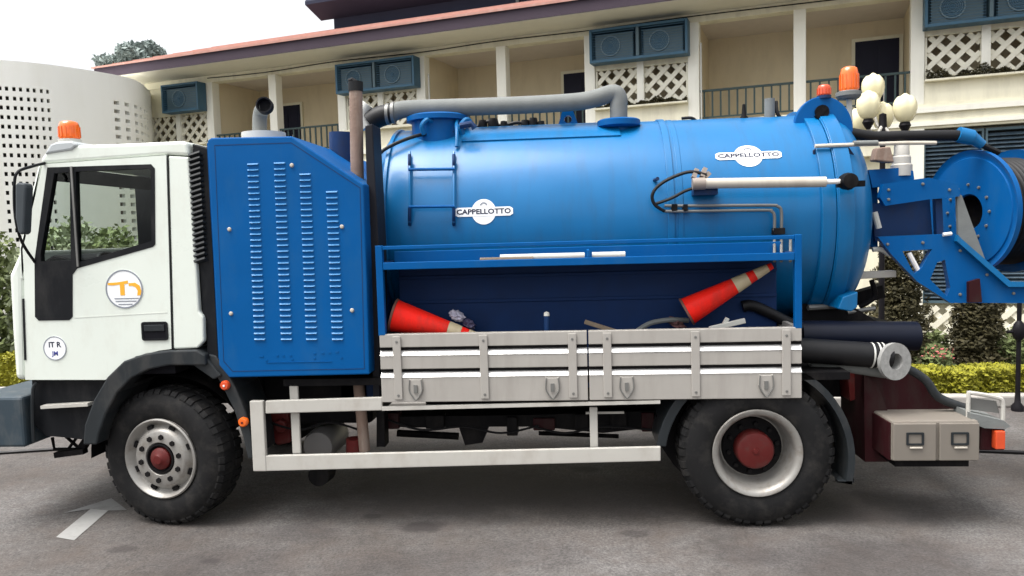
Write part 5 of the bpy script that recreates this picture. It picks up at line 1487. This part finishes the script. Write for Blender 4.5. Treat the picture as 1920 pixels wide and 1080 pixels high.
# raised dark upper roof with a flared eave
mb = MB(B)
sT = -11.34
mb.prism([(sT, z1_ - .3), (S1, z1_ - .3), (S1, 8.6), (sT, 8.6)], tw + .02, 8.5)
BP("upper_storey", mb, M_tower)
mb = MB(B)
# flared eave: underside rises outwards to a sharp tip
def eave_prof(t0, sg): return [(t0, 6.72), (t0, 7.5), (t0 - 1.0, 7.12), (t0 - 1.0, 7.05)]
pr = [(tw + .019, 6.83), (tw + .019, 7.9), (tw - .55, 7.10), (tw - .55, 7.03)]
for (a, b) in ((sT - .33, S1),):
    mb.prism(pr, a, b, 'x')
mb.prism([(sT - .001, 6.83), (sT - .001, 7.9), (sT - .33, 7.10), (sT - .33, 7.03)], tw + .02, 8.5)
BP("upper_roof", mb, M_tower)
mb = MB(B); mb.box(-7.02, -6.96, tw - .06, tw - .02, z1_ - .05, 7.0); BP("downpipe", mb, M_pipe)

# ------------------------------------------------------------------ curved wall building on the left, with pierced screens
def LW(px, depth):
    d_ = ray(px, 230); g = EYE + d_ * (depth / d_.dot(FWD)); return Vector((g.x, g.y, 0))
ctrl = [LW(-900, 13.5), LW(-450, 13.3), LW(-150, 13.5), LW(0, 14.0), LW(100, 14.5), LW(200, 15.3), LW(255, 16.0), LW(278, 16.9), LW(287, 18.2), LW(288, 24)]
path = smooth_path(ctrl, 12)
cum = [0.0]
for i in range(1, len(path)): cum.append(cum[-1] + (path[i] - path[i - 1]).length)
def onpath(u):
    u = max(0, min(cum[-1] - 1e-4, u))
    for i in range(len(cum) - 1):
        if cum[i + 1] >= u:
            f = (u - cum[i]) / (cum[i + 1] - cum[i]); p = path[i].lerp(path[i + 1], f)
            tn = (path[min(i + 1, len(path) - 1)] - path[i]).normalized(); return p, Vector((-tn.y, tn.x, 0))
def u_of_px(px):
    best = (1e9, 0)
    for i in range(2400):
        u = cum[-1] * i / 2399
        p, _ = onpath(u); v = p + Vector((0, 0, 4.2)) - EYE
        x = 960 + FPX * v.dot(RGT) / v.dot(FWD)
        best = min(best, (abs(x - px), u))
    return best[1]
def CV(u, t, z):
    p, n_ = onpath(u); return p + n_ * t + Vector((0, 0, z))
lb = thing("curved_building", "whitewashed curved wall with pierced block screens behind the white cab", "building", CV(u_of_px(100), 0, 0))
ZTOP = 5.4
ua, ub = u_of_px(-2), u_of_px(101)
uc, ud = u_of_px(210), u_of_px(281)
def curved_panel(mb_, u0, u1, z0, z1, th=.2, n=14):
    for i in range(n):
        a, b = u0 + (u1 - u0) * i / n, u0 + (u1 - u0) * (i + 1) / n
        v = [CV(u, t, z) for u in (a, b) for t in (0, th) for z in (z0, z1)]
        mb_.add(v, [(0, 4, 5, 1), (2, 3, 7, 6), (1, 5, 7, 3), (0, 2, 6, 4)] + ([(0, 1, 3, 2)] if i == 0 else []) + ([(4, 6, 7, 5)] if i == n - 1 else []))
ZS0, ZS1 = 1.9, 4.98
mb = MB()
uL = u_of_px(-420)
curved_panel(mb, 0, ua, 0, ZTOP); curved_panel(mb, ub, uc, 0, ZTOP); curved_panel(mb, ud, cum[-1] - .01, 0, ZTOP, n=30)
curved_panel(mb, ua, ub, 0, ZS0); curved_panel(mb, ua, ub, ZS1, ZTOP); curved_panel(mb, uc, ud, 0, ZS0); curved_panel(mb, uc, ud, ZS1 - .05, ZTOP)
mb.build("wall", M_leftwall, lb, smooth=True, angle=25)
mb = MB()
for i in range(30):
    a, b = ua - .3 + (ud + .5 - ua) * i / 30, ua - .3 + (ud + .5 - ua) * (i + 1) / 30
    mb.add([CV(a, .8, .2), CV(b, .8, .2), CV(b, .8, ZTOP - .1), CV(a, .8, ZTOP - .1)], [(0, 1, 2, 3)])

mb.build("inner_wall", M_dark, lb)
mb = MB(); pts = [CV(cum[-1] * i / 60, .1, ZTOP - .05) for i in range(60)] + [Vector((-30, 40, ZTOP - .05))]
mb.add(pts, [tuple(range(len(pts)))]); mb.build("flat_roof", M_leftwall, lb)
def screen(u0, u1, z0, z1, pairs, rows):
    mb_ = MB()
    cell = (u1 - u0) / pairs
    ws = []          # solid uprights between the holes
    hole = cell * .235
    edges = [u0]
    for i in range(pairs):
        c = u0 + cell * (i + .5)
        for sgn in (-1, 1):
            m_ = c + sgn * cell * .235
            edges += [m_ - hole / 2, m_ + hole / 2]
    edges.append(u1)
    for j in range(0, len(edges), 2): curved_panel(mb_, edges[j], edges[j + 1], z0, z1, .09, 1)
    rh = (z1 - z0) / rows; hh = rh * .44
    for r_ in range(rows + 1):
        za = z0 + rh * r_ - (rh - hh) / 2; zb_ = za + (rh - hh)
        za, zb_ = max(za, z0), min(zb_, z1)
        for j in range(1, len(edges) - 1, 2): curved_panel(mb_, edges[j], edges[j + 1], za, zb_, .09, 1)
    o_ = mb_.build("block_screen", M_leftwall, lb); o_['kind'] = 'stuff'; return o_
screen(ua, ub, ZS0, ZS1, 4, 18)
screen(uc, ud, ZS0, ZS1 - .05, 3, 18)

# ------------------------------------------------------------------ plants
def leaves(mb_, c, rad, n, size, seed, shell=.55, zmin=None):
    r_ = random.Random(seed)
    nb = 14
    lumps = [(Vector((r_.gauss(0, 1), r_.gauss(0, 1), r_.gauss(0, 1))).normalized(), r_.uniform(.72, 1.12)) for _ in range(nb)]
    cnt = 0
    while cnt < n:
        d_ = Vector((r_.gauss(0, 1), r_.gauss(0, 1), r_.gauss(0, 1))).normalized()
        k = max(lumps, key=lambda L_: L_[0].dot(d_))[1]
        rr_ = (shell + (1 - shell) * r_.random() ** .6) * k
        p = Vector((c[0] + d_.x * rad[0] * rr_, c[1] + d_.y * rad[1] * rr_, c[2] + d_.z * rad[2] * rr_))
        cnt += 1
        if zmin is not None and p.z < zmin: continue
        a = Vector((r_.gauss(0, 1), r_.gauss(0, 1), r_.gauss(0, 1))).normalized(); b = a.orthogonal().normalized()
        s = size * r_.uniform(.6, 1.4)
        mb_.add([p - a * s, p + b * s * .45, p + a * s, p - b * s * .45], [(0, 1, 2, 3)])
    return mb_
def plain(name, mb_, m, parent=None):
    me = bpy.data.meshes.new(name)
    c = Vector((0, 0, 0))
    lo = [min(p[i] for p in mb_.v) for i in range(3)]; hi = [max(p[i] for p in mb_.v) for i in range(3)]
    c = Vector(((lo[0] + hi[0]) / 2, (lo[1] + hi[1]) / 2, lo[2]))
    me.from_pydata([tuple(p - c) for p in mb_.v], [], mb_.f); me.materials.append(m)
    o_ = bpy.data.objects.new(name, me); COL.objects.link(o_); o_.location = c; hang(o_, parent); return o_
def bush(name, lab, cat, x, y, h, r, m, n, size, seed, group=None, base=.1, shape='column'):
    root = thing(name, lab, cat, (x, y, base), group)
    mb_ = MB()
    if shape == 'column':
        for i in range(6):
            f = (i + .5) / 6
            leaves(mb_, (x, y, base + .12 + (h - .15) * f), (r * (1.0 - .35 * f ** 2), r * (1.0 - .35 * f ** 2), h * .16), n // 6, size, seed + i, .45, base + .02)
    else:
        leaves(mb_, (x, y, base + h * .5), (r, r, h * .55), n, size, seed, .35, base + .02)
    plain("crown", mb_, m, root)
    mb_ = MB(); mb_.tube([(x, y, base - .05), (x + .02, y, base + h * .4), (x, y, base + h * .8)], [.035, .025, .01], 7)
    for j in range(7):
        a = j * 2.4; z = base + h * (.15 + .09 * j)
        mb_.tube([(x, y, z), (x + math.cos(a) * r * .6, y + math.sin(a) * r * .6, z + h * .14)], [.014, .005], 5)
    mb_.build("trunk", M_bark, root, smooth=True)
    return root
def gnd(px, Y): return at(px, 700, Y).x
YG = KY0 + 1.6
bush("clipped_shrub", "dark olive clipped shrub in the bed behind the hose reel frame, before the white lattice", "shrub", gnd(1830, YG), YG, 1.15, .36, M_leaf_dark, 11000, .030, 11, "clipped shrubs in the planting bed")
bush("clipped_shrub", "dark olive shrub in the bed just behind the blue tank end", "shrub", gnd(1682, YG), YG, 1.66, .43, M_leaf_dark, 13000, .030, 23, "clipped shrubs in the planting bed")
bush("round_shrub", "small mid green shrub at the foot of the white lattice", "shrub", gnd(1748, YG + .4), YG + .4, .5, .2, M_leaf_mid, 900, .04, 31, None, shape='round')
bush("round_shrub", "low olive shrub between the big clipped shrub and the black post", "shrub", gnd(1900, YG - .1), YG - .1, .55, .26, M_leaf_mid, 1400, .035, 37, None, shape='round')
bush("flowering_plant", "low plant with small pink flowers beside the clipped shrubs", "plant", gnd(1755, YG - .3), YG - .3, .40, .22, M_leaf_mid, 900, .035, 41, None, shape='round')
fl = [o for o in bpy.data.objects if o.name == "flowering_plant"][0]
mb = MB(); leaves(mb, (gnd(1755, YG - .35), YG - .4, .40), (.2, .15, .12), 60, .02, 77, .3); plain("flowers", mb, M_flower, fl)
# low clipped hedge along the kerb
def hedge(lab, x0, x1, y0, y1, h, m, n, seed, base=.1):
    r_ = random.Random(seed); mb_ = MB()
    for _ in range(n):
        f = r_.random()
        x = r_.uniform(x0, x1); y = r_.uniform(y0, y1); z = base + h * r_.random()
        side = r_.random()
        bump_ = .05 * math.sin(x * 7) + .03 * math.sin(x * 17 + 1)
        if side < .45: z = base + h * (1 + bump_ * 1.2) - r_.random() ** 2 * .07
        elif side < .9: y = y0 + bump_ + r_.random() ** 2 * .07; z = base + h * r_.random()
        a = Vector((r_.gauss(0, 1), r_.gauss(0, 1), r_.gauss(0, 1))).normalized(); b = a.orthogonal().normalized(); s = .028 * r_.uniform(.6, 1.5)
        p = Vector((x, y, z)); mb_.add([p - a * s, p + b * s * .5, p + a * s, p - b * s * .5], [(0, 1, 2, 3)])
    mb_.add([(x0 + .04, y0 + .1, base), (x1 - .04, y0 + .1, base), (x1 - .04, y0 + .1, base + h * .85), (x0 + .04, y0 + .1, base + h * .85), (x0 + .04, y1 - .05, base), (x1 - .04, y1 - .05, base), (x1 - .04, y1 - .05, base + h * .85), (x0 + .04, y1 - .05, base + h * .85)],
            [(0, 1, 2, 3), (3, 2, 6, 7)])
    o_ = plain("hedge", mb_, m); tag(o_, lab, "hedge", "low clipped hedges along the kerb"); return o_
hedge("low yellow green clipped hedge along the kerb behind the toolbox and hose reel", 2.6, 9.0, KY0 + .2, KY0 + .62, .27, M_leaf_yel, 16000, 5)
hedge("low yellow green clipped hedge beyond the front of the white cab", -14.0, -4.4, kl.y + .25, kl.y + .75, .42, M_leaf_yel, 16000, 6)
# bushes beyond the cab
YL = kl.y + 1.6
BUSHLAB = ["mid green leafy bush at the outer end of the row before the curved wall", "pale green leafy bush rising just ahead of the cab's mirror", "mid green leafy bush partly behind the cab's wing mirror",
           "pale green leafy bush seen through the small quarter window of the cab", "mid green leafy bush seen just behind the cab's window pillar", "pale green leafy bush seen in the middle of the cab's big window",
           "mid green leafy bush seen at the rear part of the cab's big window", "pale green leafy bush behind the rear of the white cab"]
k_ = 0
for (px, h, r) in ((-60, 1.9, .6), (10, 2.05, .5), (70, 1.8, .45), (118, 2.15, .5), (170, 2.2, .5), (225, 2.1, .5), (275, 1.9, .5), (345, 1.7, .5)):
    k_ += 1
    bush("leafy_bush", BUSHLAB[k_ - 1], "bush", gnd(px, YL) , YL + .15 * math.sin(k_ * 2.1), h, r, M_leaf_pale if k_ % 2 else M_leaf_mid, 2200, .055, 50 + k_, "bushes in a row beyond the cab", shape='column')
# plants trailing on the balcony planters
for (k, lab) in ((0, "dark green plants along the planter ledge above the hose reel"), (-1, "dark green plants on the planter ledge behind the curved pipe end")):
    mb = MB(); r_ = random.Random(90 + k)
    s0, s1 = k * L_ + .12, k * L_ + 1.72
    for _ in range(2600):
        s = r_.uniform(s0, s1); hmax = .10 + .05 * math.sin(s * 9) + .04 * math.sin(s * 23)
        p = B(s, r_.uniform(-.11, -.02), 4.2 + hmax * r_.random() * (1.0 if k == 0 else .7))
        a = Vector((r_.gauss(0, 1), r_.gauss(0, 1), r_.gauss(0, 1))).normalized(); b = a.orthogonal().normalized(); s_ = .022 * r_.uniform(.6, 1.4)
        mb.add([p - a * s_, p + b * s_ * .5, p + a * s_, p - b * s_ * .5], [(0, 1, 2, 3)])
    o_ = plain("planter_plants", mb, M_leaf_dark); tag(o_, lab, "plants", "plants on the planter ledges")
# trees far behind the roof end
def far_tree(px, pyt, pyb, wpx, depth, seed, lab):
    d_ = ray(px, pyt); g = EYE + d_ * (depth / d_.dot(FWD)); d2 = ray(px, pyb); g2 = EYE + d2 * (depth / d2.dot(FWD))
    r = wpx / 2 * depth / FPX
    root = thing("far_tree", lab, "tree", (g.x, g.y, 0), "trees far behind the roof end")
    mb_ = MB(); r_ = random.Random(seed); h = g.z - g2.z
    for j in range(9):
        ox, oy, oz = r_.uniform(-.75, .75) * r, r_.uniform(-.6, .6) * r, r_.uniform(-.35, .30) * h
        leaves(mb_, (g.x + ox, g.y + oy, (g.z + g2.z) / 2 + oz), (r * r_.uniform(.22, .42), r * .4, h * r_.uniform(.16, .34)), 240, .13, seed + j, .3)
    plain("crown", mb_, M_leaf_far, root)
    mb_ = MB(); zc = (g.z + g2.z) / 2
    mb_.tube([(g.x, g.y, 0), (g.x + .2, g.y, zc * .6), (g.x, g.y, zc)], [.3, .22, .1], 8)
    for j in range(5):
        a = j * 1.3; mb_.tube([(g.x, g.y, zc * .75), (g.x + math.cos(a) * r * .4, g.y + math.sin(a) * r * .4, zc + h * .1)], [.1, .03], 6)
    mb_.build("trunk", M_bark, root, smooth=True)
far_tree(270, 72, 130, 90, 34, 201, "taller hazy grey green tree crown over the roof's far end")
far_tree(212, 84, 136, 110, 32, 231, "lower spreading hazy tree crown over the curved wall")

# ------------------------------------------------------------------ street lamp with five bud shaped globes
YLP = KY0 + .9
base = at(1655, 250, YLP)
lampo = thing("street_lamp", "five globe cream street lamp standing behind the rear of the tank", "street lamp", (base.x, YLP, .1))
mb = MB(); mb.lathe([(.10, 0), (.10, .12), (.07, .2), (.05, .3), (.035, .5), (.03, base.z - .2), (.09, base.z - .15), (.05, base.z - .1), (.04, base.z + .12), (0, base.z + .14)], (base.x, YLP, .1), (0, 0, 1), 20)
mb.build("post", M_iron, lampo, smooth=True)
for (px, py, dy) in ((1637, 165, .12), (1628, 198, -.25), (1697, 204, -.22), (1655, 218, .25), (1614, 226, .1)):
    c = at(px, py, YLP + dy)
    H_, R_ = .30, .125
    mb = MB()
    n = 40
    prof_ = [(.045, -.15), (.082, -.13), (.112, -.07), (.127, 0.0), (.122, .05), (.104, .09), (.078, .122), (.052, .145), (.024, .168), (0, .18)]
    v, f = [], []
    for j, (r_, h_) in enumerate(prof_):
        for k in range(n):
            a = 2 * PI * k / n
            amp = .09 if 3 <= j <= 6 else .02
            rr_ = r_ * (1 + amp * abs(math.cos(a * 3)) - amp * .5)
            hz = h_ + (.02 * abs(math.cos(a * 3)) if 4 <= j <= 6 else 0)
            v.append(c + Vector((rr_ * math.cos(a), rr_ * math.sin(a), hz)))
    for j in range(len(prof_) - 1):
        for k in range(n): f.append((j * n + k, j * n + (k + 1) % n, (j + 1) * n + (k + 1) % n, (j + 1) * n + k))
    mb.add(v, f)
    g_ = mb.build("globe", M_globe, lampo, smooth=True, angle=60)
    mb = MB(); mb.lathe([(.0, -.15), (.05, -.152), (.065, -.19), (.04, -.24), (.02, -.27), (0, -.27)], c, (0, 0, 1), 16); mb.build("globe_cup", M_iron, lampo, smooth=True)
    e = Vector((base.x, YLP, base.z + .1)); q_ = c + Vector((0, 0, -.26))
    if (q_ - e).length > .05:
        mb = MB(); mb.tube(smooth_path([e, (e + q_) / 2 + Vector((0, 0, -.10)), q_], 6), .02, 8); mb.build("arm", M_guard, lampo, smooth=True)
# slim black post at the right edge
YP_ = KY0 - .15
x_ = at(1909, 700, YP_).x
zt_ = at(1909, 540, YP_).z
pst = thing("black_post", "slim black iron post with a ball collar standing before the low hedge", "post", (x_, YP_, 0))
mb = MB(); mb.lathe([(.06, 0), (.06, .05), (.03, .09), (.024, .2), (.022, zt_), (0, zt_ + .02)], (x_, YP_, 0), (0, 0, 1), 14); mb.build("shaft", M_iron, pst, smooth=True)
zc = at(1909, 622, YP_).z
mb = MB(); mb.lathe([(.02, -.1), (.05, -.07), (.07, 0), (.05, .08), (.02, .12)], (x_, YP_, zc), (0, 0, 1), 16)
mb.tube([(x_ - .12, YP_, zc), (x_ + .12, YP_, zc)], .018, 8); mb.build("collar", M_iron, pst, smooth=True)
